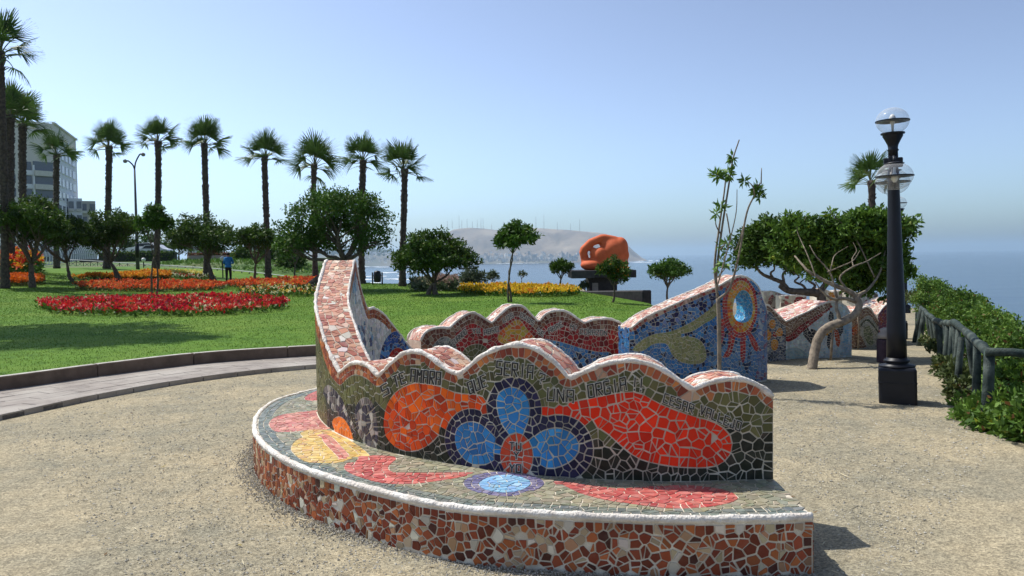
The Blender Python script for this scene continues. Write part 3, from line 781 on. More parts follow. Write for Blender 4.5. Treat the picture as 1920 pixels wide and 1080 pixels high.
bench = empty('mosaic_bench', 'large mosaic bench with wavy orange flower backrest and horn curling up behind, nearest the camera', 'bench', loc=(0, 5, 0))
bench.location = (0, 0, 0)
back = front.body('backrest', MAT['grout'], bench)
# pictures on the face, traced in pixels and carried onto the wall
def onwall(wall, pts, n=4, close=True):
    st = [wall.hit(*p) for p in pts]; return closed(st, n) if close else [(p.x, p.y) for p in spline([(a, b, 0) for a, b in st], n)]
band_px = [(1449, 768), (1415, 745), (1382, 735), (1345, 738), (1320, 746), (1299, 752), (1270, 733), (1235, 709), (1205, 699), (1174, 698), (1131, 709), (1098, 716), (1066, 728), (1040, 712), (1021, 699), (991, 675), (960, 666), (935, 670), (914, 678), (893, 692), (863, 711), (840, 705), (821, 692), (788, 684), (760, 686), (738, 699), (718, 720), (706, 725), (690, 711), (668, 702), (652, 709), (638, 723), (627, 712), (621, 707)]
band = onwall(front, band_px, 3, False); band.sort(); bx_ = [p[0] for p in band]; by_ = [p[1] for p in band]
S_TURN = s_at(front, 6.6, i0)
def band_at(u): return float(np.interp(u, bx_, by_)) if u < bx_[-1] else front.top(u) - 0.16
PIC = {}
PIC['orange'] = onwall(front, [(779, 718), (821, 723), (857, 737), (910, 745), (917, 790), (893, 768), (868, 766), (846, 779), (832, 804), (807, 832), (777, 846), (746, 841), (724, 818), (720, 790), (727, 757), (746, 732)])
PIC['red'] = onwall(front, [(1013, 784), (1017, 771), (1061, 756), (1113, 745), (1174, 735), (1204, 738), (1235, 756), (1296, 779), (1336, 790), (1366, 811), (1373, 836), (1366, 857), (1342, 874), (1296, 877), (1244, 872), (1198, 860), (1168, 839), (1131, 807), (1094, 790), (1061, 774), (1033, 776)])
PIC['blue1'] = onwall(front, [(935, 737), (960, 725), (984, 737), (994, 763), (990, 793), (978, 812), (963, 817), (947, 806), (935, 780), (931, 757)])
PIC['blue2'] = onwall(front, [(857, 803), (876, 791), (900, 794), (922, 812), (938, 834), (934, 856), (910, 871), (880, 868), (860, 848), (853, 825)])
PIC['blue3'] = onwall(front, [(996, 830), (1015, 809), (1046, 802), (1075, 814), (1087, 839), (1073, 863), (1034, 879), (1008, 866)])
PIC['navy1'] = onwall(front, [(914, 748), (932, 718), (962, 706), (992, 716), (1012, 746), (1016, 778), (1008, 802), (990, 828), (965, 840), (938, 826), (922, 800), (914, 775)])
PIC['navy2'] = onwall(front, [(834, 818), (846, 785), (872, 767), (902, 770), (928, 790), (948, 818), (950, 850), (945, 880), (925, 890), (885, 886), (852, 868), (838, 845)])
PIC['navy3'] = onwall(front, [(985, 815), (1010, 790), (1045, 777), (1085, 788), (1108, 818), (1113, 852), (1100, 880), (1070, 900), (1010, 898), (988, 880)])
PIC['oval'] = onwall(front, [(938, 852), (944, 828), (956, 815), (970, 811), (984, 817), (996, 833), (1000, 853), (997, 876), (986, 892), (968, 894), (950, 886), (941, 872)])
PIC['snail1'] = onwall(front, [(666, 768), (676, 749), (690, 746), (702, 762), (708, 790), (710, 820), (704, 842), (690, 835), (674, 815), (667, 792)])
PIC['snail2'] = onwall(front, [(607, 735), (616, 722), (630, 733), (644, 752), (652, 775), (665, 800), (668, 820), (655, 806), (640, 783), (622, 766)])
PIC['patch'] = onwall(front, [(624, 790), (634, 781), (646, 786), (658, 806), (662, 826), (645, 822), (630, 812)])
ORDER = ['oval', 'blue1', 'blue2', 'blue3', 'navy1', 'navy3', 'navy2', 'orange', 'red', 'patch', 'snail1', 'snail2']
BOX = {k: (min(p[0] for p in v), max(p[0] for p in v), min(p[1] for p in v), max(p[1] for p in v)) for k, v in PIC.items()}
def reg_front(u, t):
    if u < 0 or u > front.L or t < SH + .001 or t > front.top(u) - .012: return None
    if t > band_at(u): return 'band'
    for k in ORDER:
        b = BOX[k]
        if b[0] <= u <= b[1] and b[2] <= t <= b[3] and inside(PIC[k], u, t): return k
    dk = .585 + .05 * math.sin(u * 5)
    if u > S_TURN: return 'olive'
    return 'dark' if t < dk else 'olive'
rng_u = np.linspace(0, front.L, 240)
outl = [(PIC[k] + [PIC[k][0]], .052 if k.startswith(('blue', 'navy', 'oval')) else (.035 if k.startswith(('snail', 'patch')) else .062)) for k in ORDER]
outl += [([(u, front.top(u) - .012) for u in rng_u], .05), ([(u, band_at(u)) for u in rng_u], .05), ([(u, SH + .001) for u in rng_u], .06), ([(0.001, t) for t in np.linspace(.3, .9, 20)], .06)]
ORG = [(5, (.72, .07, .004)), (3, (.80, .125, .006)), (2, (.48, .036, .004))]
RED = [(6, (.74, .026, .003)), (1, (.58, .018, .003))]
OLV = [(4, (.105, .105, .038)), (3, (.135, .13, .05)), (2, (.075, .08, .035))]
DRK = [(4, (.016, .02, .014)), (2, (.03, .034, .024)), (1, (.045, .04, .03))]
BLU = [(4, (.025, .20, .46)), (2, (.035, .25, .54)), (1, (.018, .15, .38))]
NAV = [(4, (.012, .012, .045)), (2, (.02, .018, .06))]
RST = [(4, (.33, .085, .038)), (3, (.24, .05, .03)), (3, (.42, .14, .05)), (1, (.46, .30, .19)), (1, (.52, .18, .05))]
SNL = [(3, (.03, .028, .05)), (1.4, (.36, .33, .30)), (2.4, (.14, .12, .12))]
PAL_F = {'band': RST, 'orange': ORG, 'red': RED, 'blue1': BLU, 'blue2': BLU, 'blue3': BLU, 'navy1': NAV, 'navy2': NAV, 'navy3': NAV, 'oval': [(3, (.60, .06, .02)), (1, (.5, .1, .03))], 'snail1': SNL, 'snail2': SNL, 'patch': [(1, (.85, .2, .02))], 'olive': OLV, 'dark': DRK}
cells = mosaic((0, s_at(front, 8.4, i0), SH, 1.7), reg_front, outl, .066, 11, .0034)
lay_tiles(cells, front.face, PAL_F, back, 1, MAT['tile'], solo=300, jit=.22)
# top ribbon
TER = [(4, (.50, .20, .12)), (3, (.58, .28, .17)), (2, (.40, .13, .08)), (2, (.66, .45, .32)), (1, (.30, .075, .05)), (1, (.74, .66, .56))]
def reg_rib(wall, u0=0, u1=None):
    u1 = wall.L if u1 is None else u1
    return lambda u, w: 'r' if (u0 < u < u1 and .012 < w < wall.th - .012) else None
cells = mosaic((0, front.L, 0, front.th), reg_rib(front), [([(u, .012) for u in rng_u], .05), ([(u, front.th - .012) for u in rng_u], .05)], .066, 12, .0038)
lay_tiles(cells, front.ribbon, {'r': TER}, back, 2, MAT['tile_top'], solo=0, fieldname='top_tile_field')
front.rim(0.004, back, .017, MAT['plaster'], seed=1); front.rim(front.th - .004, back, .013, MAT['plaster'], seed=2)
# inner side of the horn
S_CREST = s_at(front, 7.2, i0)
def reg_in(u, t):
    if not (S_CREST - .6 < u < front.L) or t > front.top(u) - .012 or t < 0.25: return None
    h = front.top(u)
    x = (u - (front.L - .42)) / .40; y = (t - .45) / .42
    if x * x + y * y < .30: return 'redc'
    if x * x + y * y < 1.0: return 'bluec'
    if t > h - .11: return 'band'
    if u < front.L - .95: return 'sky' if noise.noise((u * 6, t * 3, 0)) > .08 else 'white'
    return 'white'
us = np.linspace(S_CREST - .6, front.L, 120)
arc = [(front.L - .42 + .40 * math.cos(a), .45 + .42 * math.sin(a)) for a in np.linspace(-.6, 3.8, 40)]
arc2 = [(front.L - .42 + .22 * math.cos(a), .45 + .23 * math.sin(a)) for a in np.linspace(-.6, 3.8, 40)]
cells = mosaic((S_CREST - .6, front.L, .25, 1.7), reg_in, [(arc, .05), (arc2, .05), ([(u, front.top(u) - .012) for u in us], .045), ([(u, front.top(u) - .11) for u in us], .045)], .058, 13, .003)
lay_tiles(cells, front.back, {'band': RST, 'white': [(5, (.66, .64, .60)), (2, (.52, .52, .5)), (1, (.4, .42, .44))], 'sky': [(2, (.2, .36, .48)), (1, (.4, .46, .5)), (1, (.1, .12, .2))], 'bluec': [(3, (.04, .10, .32)), (2, (.03, .04, .12)), (1, (.1, .25, .5))], 'redc': [(3, (.5, .03, .02)), (1, (.3, .02, .03))]}, back, 3, MAT['tile'], fieldname='inner_tile_field')
# lettering
MAT['pale_grout'] = mat_noise('pale_grout', (0.78, 0.74, 0.66), (0.62, 0.57, 0.48), 30, 0.9)
for wd, a, b, h, st in [('S', (719, 744), (735, 735), 20, 2.6), ('TE', (741, 727), (765, 716), 21, 2.6), ('AMARA', (770, 715), (829, 722), 24, 2.7), ('QUE', (881, 739), (917, 722), 22, 2.6), ('SERIA', (930, 701), (1002, 710), 25, 2.7), ('?', (1008, 716), (1022, 722), 19, 2.4),
                        ('UNA', (1025, 750), (1079, 755), 23, 2.7), ('ORGIA', (1103, 746), (1178, 730), 24, 2.8), ('!!', (1184, 731), (1208, 734), 24, 2.8), ('CESAR', (1242, 753), (1300, 776), 17, 2.2), ('VALLEJO', (1310, 775), (1388, 809), 17, 2.3),
                        ('TU', (955, 843), (980, 844), 14, 2.2), ('Y', (963, 860), (976, 860), 13, 2.0), ('YO', (955, 884), (980, 885), 14, 2.2)]:
    write(wd, a, b, h, front, back, st * .95, 1.0)
# seat
seat_px = [(1524, 968), (1440, 972), (1422, 972), (1281, 974), (1140, 970), (994, 962), (882, 955), (783, 939), (713, 922), (671, 911), (600, 890), (544, 868), (499, 840), (479, 817), (475, 800), (478, 784), (490, 768), (516, 751), (563, 737), (596, 729)]
SE = spline([(*G(x, y, SH).xy, 0) for x, y in seat_px], 6)
SE += [Vector((front.face(s_at(front, y, i0), 0, .12 - .02 * k).x, y, 0)) for k, y in enumerate((8.75, 9.0))]
SEr = resample(SE, .03)
seat_edge = [(p.x, p.y) for p in SEr]
inner_pts = [front.face(u, 0, -.05) for u in np.linspace(0, s_at(front, 9.0, i0), 110)]
seat_poly = seat_edge + [(p.x, p.y) for p in reversed(inner_pts)]
seat = bpy.data.objects.new('seat', bpy.data.meshes.new('seat')); link(seat, bench); seat.data.materials.append(MAT['grout'])
v, f = fill(seat_poly, .5, lambda x, y: SH, 0)
n0 = len(v); v = list(v); f = list(f); m = len(seat_edge)
for k, (x, y) in enumerate(seat_edge): v += [(x, y, SH), (x, y, -.05)]
f += [(n0 + 2 * i, n0 + 2 * i + 1, n0 + 2 * i + 3, n0 + 2 * i + 2) for i in range(m - 1)]
e = front.face(0, 0, -.3); q = len(v); v += [(seat_edge[0][0], seat_edge[0][1], SH), (seat_edge[0][0], seat_edge[0][1], -.05), (e.x, e.y, -.05), (e.x, e.y, SH)]; f.append((q, q + 1, q + 2, q + 3))
seat.data.from_pydata(v, [], f); seat.data.update()
PS = {}
def onseat(pts, n=4): return closed([tuple(G(x, y, SH).xy) for x, y in pts], n)
PS['pink'] = onseat([(504, 795), (516, 783), (543, 776), (577, 772), (607, 771), (620, 804), (585, 806), (543, 811), (515, 809)])
PS['pinkb'] = onseat([(571, 746), (585, 737), (602, 733), (606, 748), (590, 752), (575, 751)])
PS['streak'] = onseat([(604, 814), (622, 820), (640, 838), (655, 856), (640, 862), (622, 845), (606, 828)])
PS['yellow'] = onseat([(546, 845), (552, 829), (567, 820), (563, 812), (585, 806), (615, 807), (640, 818), (667, 833), (693, 855), (665, 857), (640, 868), (604, 869), (571, 866)])
PS['red'] = onseat([(645, 876), (660, 862), (688, 855), (743, 858), (729, 875), (738, 886), (793, 887), (849, 887), (892, 887), (863, 896), (807, 905), (760, 909), (718, 907), (682, 898), (654, 887)])
PS['blue'] = onseat([(897, 908), (915, 896), (947, 891), (980, 896), (997, 907), (980, 919), (947, 925), (912, 920)])
PS['violet'] = onseat([(868, 906), (890, 892), (930, 886), (985, 889), (1021, 904), (1005, 920), (950, 932), (890, 923)])
PS['redb'] = onseat([(1046, 903), (1097, 909), (1158, 917), (1220, 913), (1296, 911), (1357, 919), (1384, 933), (1372, 943), (1327, 952), (1265, 955), (1204, 949), (1143, 940), (1097, 929), (1067, 916)])
SORD = ['pink', 'pinkb', 'streak', 'yellow', 'red', 'blue', 'violet', 'redb']
rim_in = offs(SEr, -.02)
side = 1 if inside(seat_poly, *offs(SEr, .05)[60].xy) else -1
rimpoly = [(p.x, p.y) for p in offs(SEr, .035 * side)]; bandpoly = [(p.x, p.y) for p in offs(SEr, .15 * side)]
core = [(p.x, p.y) for p in reversed([front.face(u, 0, .012) for u in np.linspace(0, s_at(front, 9.0, i0), 110)])]
P_top = rimpoly + core; P_mid = bandpoly + core
def reg_seat(x, y):
    if not inside(P_top, x, y): return None
    for k in SORD:
        if inside(PS[k], x, y): return k
    return 'khaki' if inside(P_mid, x, y) else 'edge'
sx0, sx1 = min(p[0] for p in P_top), max(p[0] for p in P_top)
cells = mosaic((sx0, sx1, min(p[1] for p in P_top), 8.8), reg_seat, [(PS[k] + [PS[k][0]], .05) for k in SORD] + [(rimpoly, .055), (bandpoly, .055), (core, .06)], .068, 21, .0032)
PKN = [(3, (.52, .17, .13)), (3, (.60, .26, .19)), (1, (.45, .12, .1))]
SRD = [(4, (.48, .10, .085)), (3, (.55, .16, .13)), (1, (.40, .06, .06))]
lay_tiles(cells, lambda x, y, o=0.0: Vector((x, y, SH + o)), {'pink': PKN, 'pinkb': SRD, 'streak': PKN, 'yellow': [(4, (.64, .42, .11)), (2, (.70, .50, .17)), (1, (.55, .33, .13))], 'red': SRD, 'redb': SRD, 'blue': [(3, (.22, .44, .66)), (1, (.28, .5, .7))],
          'violet': [(3, (.13, .12, .24)), (2, (.2, .18, .28))], 'khaki': [(3, (.27, .25, .16)), (3, (.22, .22, .15)), (2, (.32, .29, .19))], 'edge': [(3, (.15, .18, .155)), (2, (.19, .21, .18)), (1, (.12, .15, .14))]}, seat, 4, MAT['tile_top'], solo=140, fieldname='seat_top_tiles')
# seat front
SEs = [0]
for a, b in zip(SEr, SEr[1:]): SEs.append(SEs[-1] + (b - a).length)
SEn = [(b - a) for a, b in zip(SEr, offs(SEr, -side))]
def seat_face(u, t, off=0.0):
    i = min(len(SEr) - 2, max(0, int(np.searchsorted(SEs, u, 'right')) - 1)); k = (u - SEs[i]) / (SEs[i + 1] - SEs[i])
    p = SEr[i].lerp(SEr[i + 1], k); n = SEn[i].lerp(SEn[i + 1], k).normalized()
    return Vector((p.x + n.x * off, p.y + n.y * off, t))
FRT = [(5, (.27, .06, .026)), (5, (.17, .034, .018)), (3.5, (.38, .11, .036)), (2.0, (.44, .33, .21)), (1.2, (.075, .022, .018)), (2.2, (.36, .20, .11)), (.8, (.58, .53, .43))]
ul = np.linspace(0, SEs[-1], 200)
reg_sf = lambda u, t: 'f' if (0.004 < u < SEs[-1] and 0.0 < t < SH - .028) else None
cells = mosaic((0, min(SEs[-1], 6.2), -.02, SH), reg_sf, [([(u, SH - .028) for u in ul], .055), ([(0.004, t) for t in np.linspace(0, .3, 10)], .05)], .056, 31, .0042)
lay_tiles(cells, seat_face, {'f': FRT}, seat, 5, MAT['tile'], solo=160, fieldname='seat_front_tiles', drop=.02, jit=.25)
a0, a1 = Vector((seat_edge[0][0], seat_edge[0][1], 0)), Vector((e.x, e.y, 0)); dd = (a1 - a0); Ld = dd.length; dn = Vector((dd.y, -dd.x, 0)).normalized()
if dn.x < 0: dn = -dn
cells = mosaic((0, Ld, 0, SH), lambda u, t: 'f' if (.01 < u < Ld - .3 and 0 < t < SH - .02) else None, [], .056, 32, .0042)
lay_tiles(cells, lambda u, t, o=0.0: a0 + dd * (u / Ld) + dn * o + Vector((0, 0, t)), {'f': FRT}, seat, 6, MAT['tile'], fieldname='seat_end_tiles')
P = [p + Vector((0, 0, SH - .004)) for p in offs(SEr, .012 * side)]
V_, F_ = tube(P, [.023 * (1 + .4 * noise.noise((i * .3, 2, 0)) + .12 * noise.noise((i * 1.7, 5, 0))) for i in range(len(P))], 8)
mesh_obj('rim', V_, F_, MAT['plaster'], seat, True)

# ---------------------------------------------------------------- red wall behind, blue wall with the oval opening
redw = Wall([(1.56, 10.22), (1.0, 10.12), (.5, 10.02), (0, 9.9), (-.45, 9.72), (-.8, 9.52), (-1.07, 9.285)], .28)
redw.set_top([[(1095, 606), (1112, 600), (1130, 598), (1147, 599), (1165, 606), (1180, 614)], [(1010, 604), (1025, 588), (1042, 583), (1058, 583), (1073, 591), (1095, 606)],
              [(922, 606), (940, 588), (955, 576), (970, 573), (983, 577), (999, 593), (1010, 604)], [(843, 616), (857, 602), (874, 590), (887, 586), (898, 591), (922, 606)], [(785, 640), (797, 624), (813, 616), (826, 614), (843, 616)]])
rw = empty('mosaic_wall', 'low wavy dark red mosaic wall with lettering, behind the bench', 'wall')
rb = redw.body('wall_core', MAT['grout'], rw)
def onw(w, pts): return onwall(w, pts)
RP = {'gold': onw(redw, [(935, 640), (937, 622), (950, 612), (962, 602), (975, 600), (984, 612), (992, 622), (1003, 634), (1000, 645), (970, 650)]),
      'bluew': onw(redw, [(1010, 638), (1040, 639), (1065, 645), (1090, 653), (1120, 660), (1148, 665), (1148, 720), (1040, 720), (1000, 680)]),
      'grey': onw(redw, [(808, 655), (820, 638), (835, 631), (848, 638), (856, 652), (852, 680), (812, 680)]),
      'olv': onw(redw, [(868, 660), (880, 648), (898, 645), (912, 652), (920, 670), (900, 690), (870, 690)])}
RO = list(RP)
def reg_red(u, t):
    h = redw.top(u)
    if not 0 < u < redw.L or t > h - .012 or t < .25: return None
    for k in RO:
        if inside(RP[k], u, t): return k
    if t > h - .13: return 'band'
    return 'band' if u > redw.L - .5 else 'red'
us = np.linspace(0, redw.L, 140)
cells = mosaic((0, redw.L, .25, 1.15), reg_red, [(RP[k] + [RP[k][0]], .05) for k in RO] + [([(u, redw.top(u) - .012) for u in us], .05), ([(u, redw.top(u) - .13) for u in us], .05)], .064, 41, .003)
RBN = [(4, (.17, .055, .035)), (3, (.12, .035, .025)), (2, (.24, .1, .06)), (1, (.3, .2, .14))]
DR = [(4, (.30, .012, .016)), (3, (.36, .02, .022)), (2, (.17, .008, .012))]
BMX = [(4, (.05, .18, .40)), (3, (.08, .24, .46)), (2, (.015, .02, .06)), (1, (.12, .16, .3))]
lay_tiles(cells, redw.face, {'band': RBN, 'red': DR, 'gold': [(2, (.55, .30, .03)), (2, (.6, .10, .02)), (1, (.45, .33, .04))], 'bluew': BMX, 'grey': [(1, (.25, .25, .24)), (1, (.12, .12, .12))], 'olv': OLV}, rb, 7, MAT['tile'], solo=120)
cells = mosaic((0, redw.L, 0, redw.th), reg_rib(redw), [([(u, .012) for u in us], .05)], .06, 42, .0042)
TOPP = [(4, (.62, .38, .29)), (3, (.55, .26, .18)), (3, (.72, .58, .48)), (2, (.40, .14, .09)), (1, (.8, .74, .68))]
lay_tiles(cells, redw.ribbon, {'r': TOPP}, rb, 8, MAT['tile_top'], fieldname='top_tile_field')
redw.rim(.004, rb, .015, MAT['plaster'], seed=3); redw.rim(redw.th - .004, rb, .012, MAT['plaster'], seed=4)
for wd, a, b, h in [('CUANDO', (849, 648), (876, 624), 9), ('YO', (885, 625), (901, 624), 8), ('ABRO', (907, 628), (936, 621), 9), ('LOS', (943, 605), (964, 594), 8), ('OJOS', (974, 593), (1000, 611), 8), ('SE', (1006, 623), (1019, 632), 8), ('ABRE', (1029, 625), (1056, 611), 9), ('MI', (1068, 616), (1083, 620), 8), ('CORAZON', (1087, 626), (1139, 629), 9)]:
    write(wd, a, b, h, redw, rb, 1.3, .9)

bluew = Wall([(3.345, 10.70), (3.37, 10.58), (3.31, 10.46), (3.16, 10.37), (2.9, 10.25), (2.4, 10.05), (1.9, 9.86), (1.42, 9.7)], .30)
bluew.set_top([[ (1430, 560), (1424, 542), (1412, 527), (1400, 520), (1388, 517), (1372, 522), (1355, 532), (1325, 546), (1287, 561), (1250, 577), (1212, 594), (1184, 615)]], [(0, .80), (.10, .86), (.19, .93)])
bw = empty('mosaic_wall', 'blue mosaic wall sweeping up to a rounded end pierced by a red-rimmed oval opening', 'wall')
hole = onwall(bluew, [(1374, 585), (1377, 562), (1389, 545), (1402, 548), (1410, 565), (1411, 585), (1405, 600), (1393, 605), (1380, 600)], 4)
bb = bluew.body('wall_core', MAT['grout'], bw, hole=hole)
hc = (sum(p[0] for p in hole) / len(hole), sum(p[1] for p in hole) / len(hole))
def grow(k, dx=0, dy=0): return [(hc[0] + (p[0] - hc[0]) * k, hc[1] + (p[1] - hc[1]) * k) for p in hole]
BP = {'ringo': onwall(bluew, [(1389 + 26 * math.cos(a), 575 + 49 * math.sin(a)) for a in np.linspace(0, 6.283, 17)[:-1]]), 'ringr': onwall(bluew, [(1387 + 33 * math.cos(a), 577 + 57 * math.sin(a)) for a in np.linspace(0, 6.283, 17)[:-1]]),
      'olive': onwall(bluew, [(1186, 656), (1200, 640), (1225, 627), (1255, 622), (1285, 610), (1310, 595), (1330, 580), (1345, 565), (1352, 575), (1340, 595), (1320, 607), (1300, 620), (1275, 628), (1305, 634), (1320, 648), (1324, 672), (1310, 682), (1280, 680), (1260, 665), (1250, 645), (1225, 645), (1205, 658)]),
      'ray1': onwall(bluew, [(1352, 600), (1362, 605), (1358, 630), (1350, 650), (1345, 640), (1352, 620)]), 'ray2': onwall(bluew, [(1366, 622), (1378, 626), (1376, 645), (1368, 668), (1356, 668), (1365, 650)]),
      'ray3': onwall(bluew, [(1386, 630), (1396, 630), (1398, 660), (1394, 680), (1388, 670), (1388, 650)]), 'ray4': onwall(bluew, [(1402, 622), (1412, 630), (1422, 650), (1418, 660), (1408, 645)]),
      'dots': onwall(bluew, [(1240, 590), (1290, 568), (1340, 548), (1348, 560), (1320, 590), (1280, 605), (1225, 618), (1215, 605)])}
BO = ['ringo', 'ringr', 'olive', 'ray1', 'ray2', 'ray3', 'ray4', 'dots']
def reg_blue(u, t):
    if not 0.01 < u < bluew.L or t > bluew.top(u) - .012 or t < .02: return None
    if inside(hole, u, t): return None
    for k in BO:
        if inside(BP[k], u, t): return k
    if t > bluew.top(u) - .06 and u > .85: return 'band'
    if u < .42: return 'pale'
    return 'blue' if (t > .55 or u > 1.2) else 'mix'
us = np.linspace(0, bluew.L, 140)
cells = mosaic((0, bluew.L, .02, 1.45), reg_blue, [(hole + [hole[0]], .042)] + [(BP[k] + [BP[k][0]], .042) for k in BO] + [([(u, bluew.top(u) - .012) for u in us], .045), ([(u, bluew.top(u) - .06) for u in us], .045)], .056, 51, .0028)
B1 = [(4, (.035, .15, .36)), (3, (.055, .20, .42)), (2, (.09, .16, .30)), (2.0, (.012, .016, .05))]
RR = [(3, (.34, .03, .03)), (2, (.45, .05, .04)), (1, (.25, .05, .09))]
lay_tiles(cells, bluew.face, {'ringo': [(3, (.60, .24, .03)), (2, (.62, .33, .05)), (2, (.6, .12, .03)), (1, (.45, .34, .1))], 'ringr': RR, 'olive': [(3, (.27, .27, .11)), (2, (.22, .23, .1)), (1, (.32, .3, .15))], 'ray1': RR, 'ray2': RR, 'ray3': RR, 'ray4': RR,
          'dots': [(3, (.09, .2, .4)), (3, (.02, .02, .07)), (2, (.16, .2, .34))], 'band': [(2, (.3, .05, .04)), (2, (.35, .22, .17)), (1, (.5, .35, .28))], 'pale': [(3, (.10, .18, .34)), (3, (.16, .22, .34)), (1.5, (.22, .10, .16)), (1, (.34, .36, .40))], 'blue': B1, 'mix': [(4, (.09, .2, .36)), (2, (.14, .25, .38)), (1, (.03, .05, .1))]}, bb, 9, MAT['tile'], solo=150)
cells = mosaic((0, bluew.L, 0, bluew.th), reg_rib(bluew, 0.02), [([(u, .012) for u in us], .05)], .055, 52, .004)
lay_tiles(cells, bluew.ribbon, {'r': TOPP}, bb, 10, MAT['tile_top'], fieldname='top_tile_field')
bluew.rim(.004, bb, .012, MAT['plaster'], seed=5); bluew.rim(bluew.th - .004, bb, .012, MAT['plaster'], seed=6)
# lining of the opening and the wall's end
hr = [Vector((p[0], p[1], 0)) for p in hole + [hole[0]]]; hs = [0]
for a, b in zip(hr, hr[1:]): hs.append(hs[-1] + (b - a).length)
def tunnel(u, w, off=0.0):
    i = min(len(hr) - 2, max(0, int(np.searchsorted(hs, u, 'right')) - 1)); k = (u - hs[i]) / max(1e-6, hs[i + 1] - hs[i]); p = hr[i].lerp(hr[i + 1], k)
    q = Vector((hc[0], hc[1], 0)) - p; q.normalize(); p = p + q * off
    return bluew.face(p.x, p.y, -w)
cells = mosaic((0, hs[-1], 0, .3), lambda u, w: 'h', [], .055, 53, .003)
lay_tiles(cells, tunnel, {'h': [(3, (.06, .30, .52)), (2, (.1, .38, .58)), (1, (.04, .2, .4))]}, bb, 11, MAT['tile'], fieldname='opening_tiles')
def wend(w, t, off=0.0): return bluew.face(-off, t, -w)
cells = mosaic((0, .3, .02, .95), lambda u, t: 'e', [], .05, 54, .003)
lay_tiles(cells, wend, {'e': [(3, (.3, .33, .4)), (2, (.18, .22, .32)), (1, (.45, .44, .44))]}, bb, 12, MAT['tile'], fieldname='end_tiles')

cells = mosaic((0, .3, .02, .95), lambda w, t: 'e' if t < bluew.top(bluew.L) - .01 else None, [], .05, 55, .0025)
lay_tiles(cells, lambda w, t, off=0.0: bluew.face(bluew.L + off, t, -w), {'e': B1}, bb, 13, MAT['tile'], fieldname='end_tiles')
# ---------------------------------------------------------------- further mosaic walls along the path
def plain_wall(label, pts, top_px, th, zones, seed, size=.065, z0=-.6, rib=TOPP, ribsize=.075, zmin=-.4):
    w = Wall(pts, th); w.set_top([top_px]); o = empty('mosaic_wall', label, 'wall', 'mosaic walls along the path')
    b = w.body('wall_core', MAT['grout'], o, z0=z0); us = np.linspace(0, w.L, 90)
    shp = [(onwall(w, z[0]), z[1]) for z in zones[1]]
    pal = {'base': zones[0]}; pal.update({'z%d' % i: s[1] for i, s in enumerate(shp)})
    def reg(u, t):
        if not 0 < u < w.L or t > w.top(u) - .012 or t < zmin: return None
        for i, s in enumerate(shp):
            if inside(s[0], u, t): return 'z%d' % i
        return 'base'
    cells = mosaic((0, w.L, zmin, max(w.ty) + .02), reg, [(s[0] + [s[0][0]], size * .8) for s in shp] + [([(u, w.top(u) - .012) for u in us], size)], size, seed, .0035)
    lay_tiles(cells, w.face, pal, b, seed, MAT['tile'])
    cells = mosaic((0, w.L, 0, th), reg_rib(w), [], ribsize, seed + 1, .007)
    lay_tiles(cells, w.ribbon, {'r': rib}, b, seed + 1, MAT['tile_top'], fieldname='top_tile_field')
    w.rim(.004, b, .012, MAT['plaster'], seed=seed)
    return w
def WY(px, Y): p = AT(px, 600, Y); return (p.x, p.y)
GRYB = [(3, (.11, .14, .19)), (2, (.18, .2, .24)), (2, (.05, .06, .09)), (1, (.35, .34, .32))]
GOLD = [(3, (.55, .25, .03)), (2, (.5, .18, .03))]
BRN = [(3, (.20, .11, .07)), (2, (.15, .075, .05)), (1, (.26, .16, .1))]
PALE = [(3, (.48, .55, .56)), (2, (.38, .47, .5)), (1, (.55, .58, .56))]
MRN = [(3, (.26, .02, .025)), (2, (.16, .02, .02))]; BLK = [(3, (.02, .02, .03)), (1, (.05, .05, .06))]
plain_wall('mosaic wall end with a golden four-petal flower, beside the blue wall', [WY(1473, 12.6), WY(1450, 12.45), WY(1424, 12.2)], [(1424, 570), (1434, 571), (1443, 574), (1455, 586), (1473, 603)], .5,
           (GRYB, [([(1441, 611), (1444, 601), (1450, 599), (1454, 604), (1453, 613), (1448, 617)], GOLD), ([(1434, 628), (1436, 620), (1442, 618), (1446, 625), (1444, 636), (1437, 638)], GOLD), ([(1455, 622), (1461, 614), (1467, 618), (1467, 628), (1460, 631), (1455, 628)], GOLD),
                   ([(1446, 640), (1452, 636), (1459, 640), (1458, 652), (1452, 658), (1446, 652)], GOLD), ([(1447, 627), (1451, 621), (1456, 627), (1451, 634)], MRN), ([(1424, 568), (1443, 573), (1472, 602), (1472, 612), (1455, 597), (1443, 584), (1424, 580)], BRN)]), 60, .05)
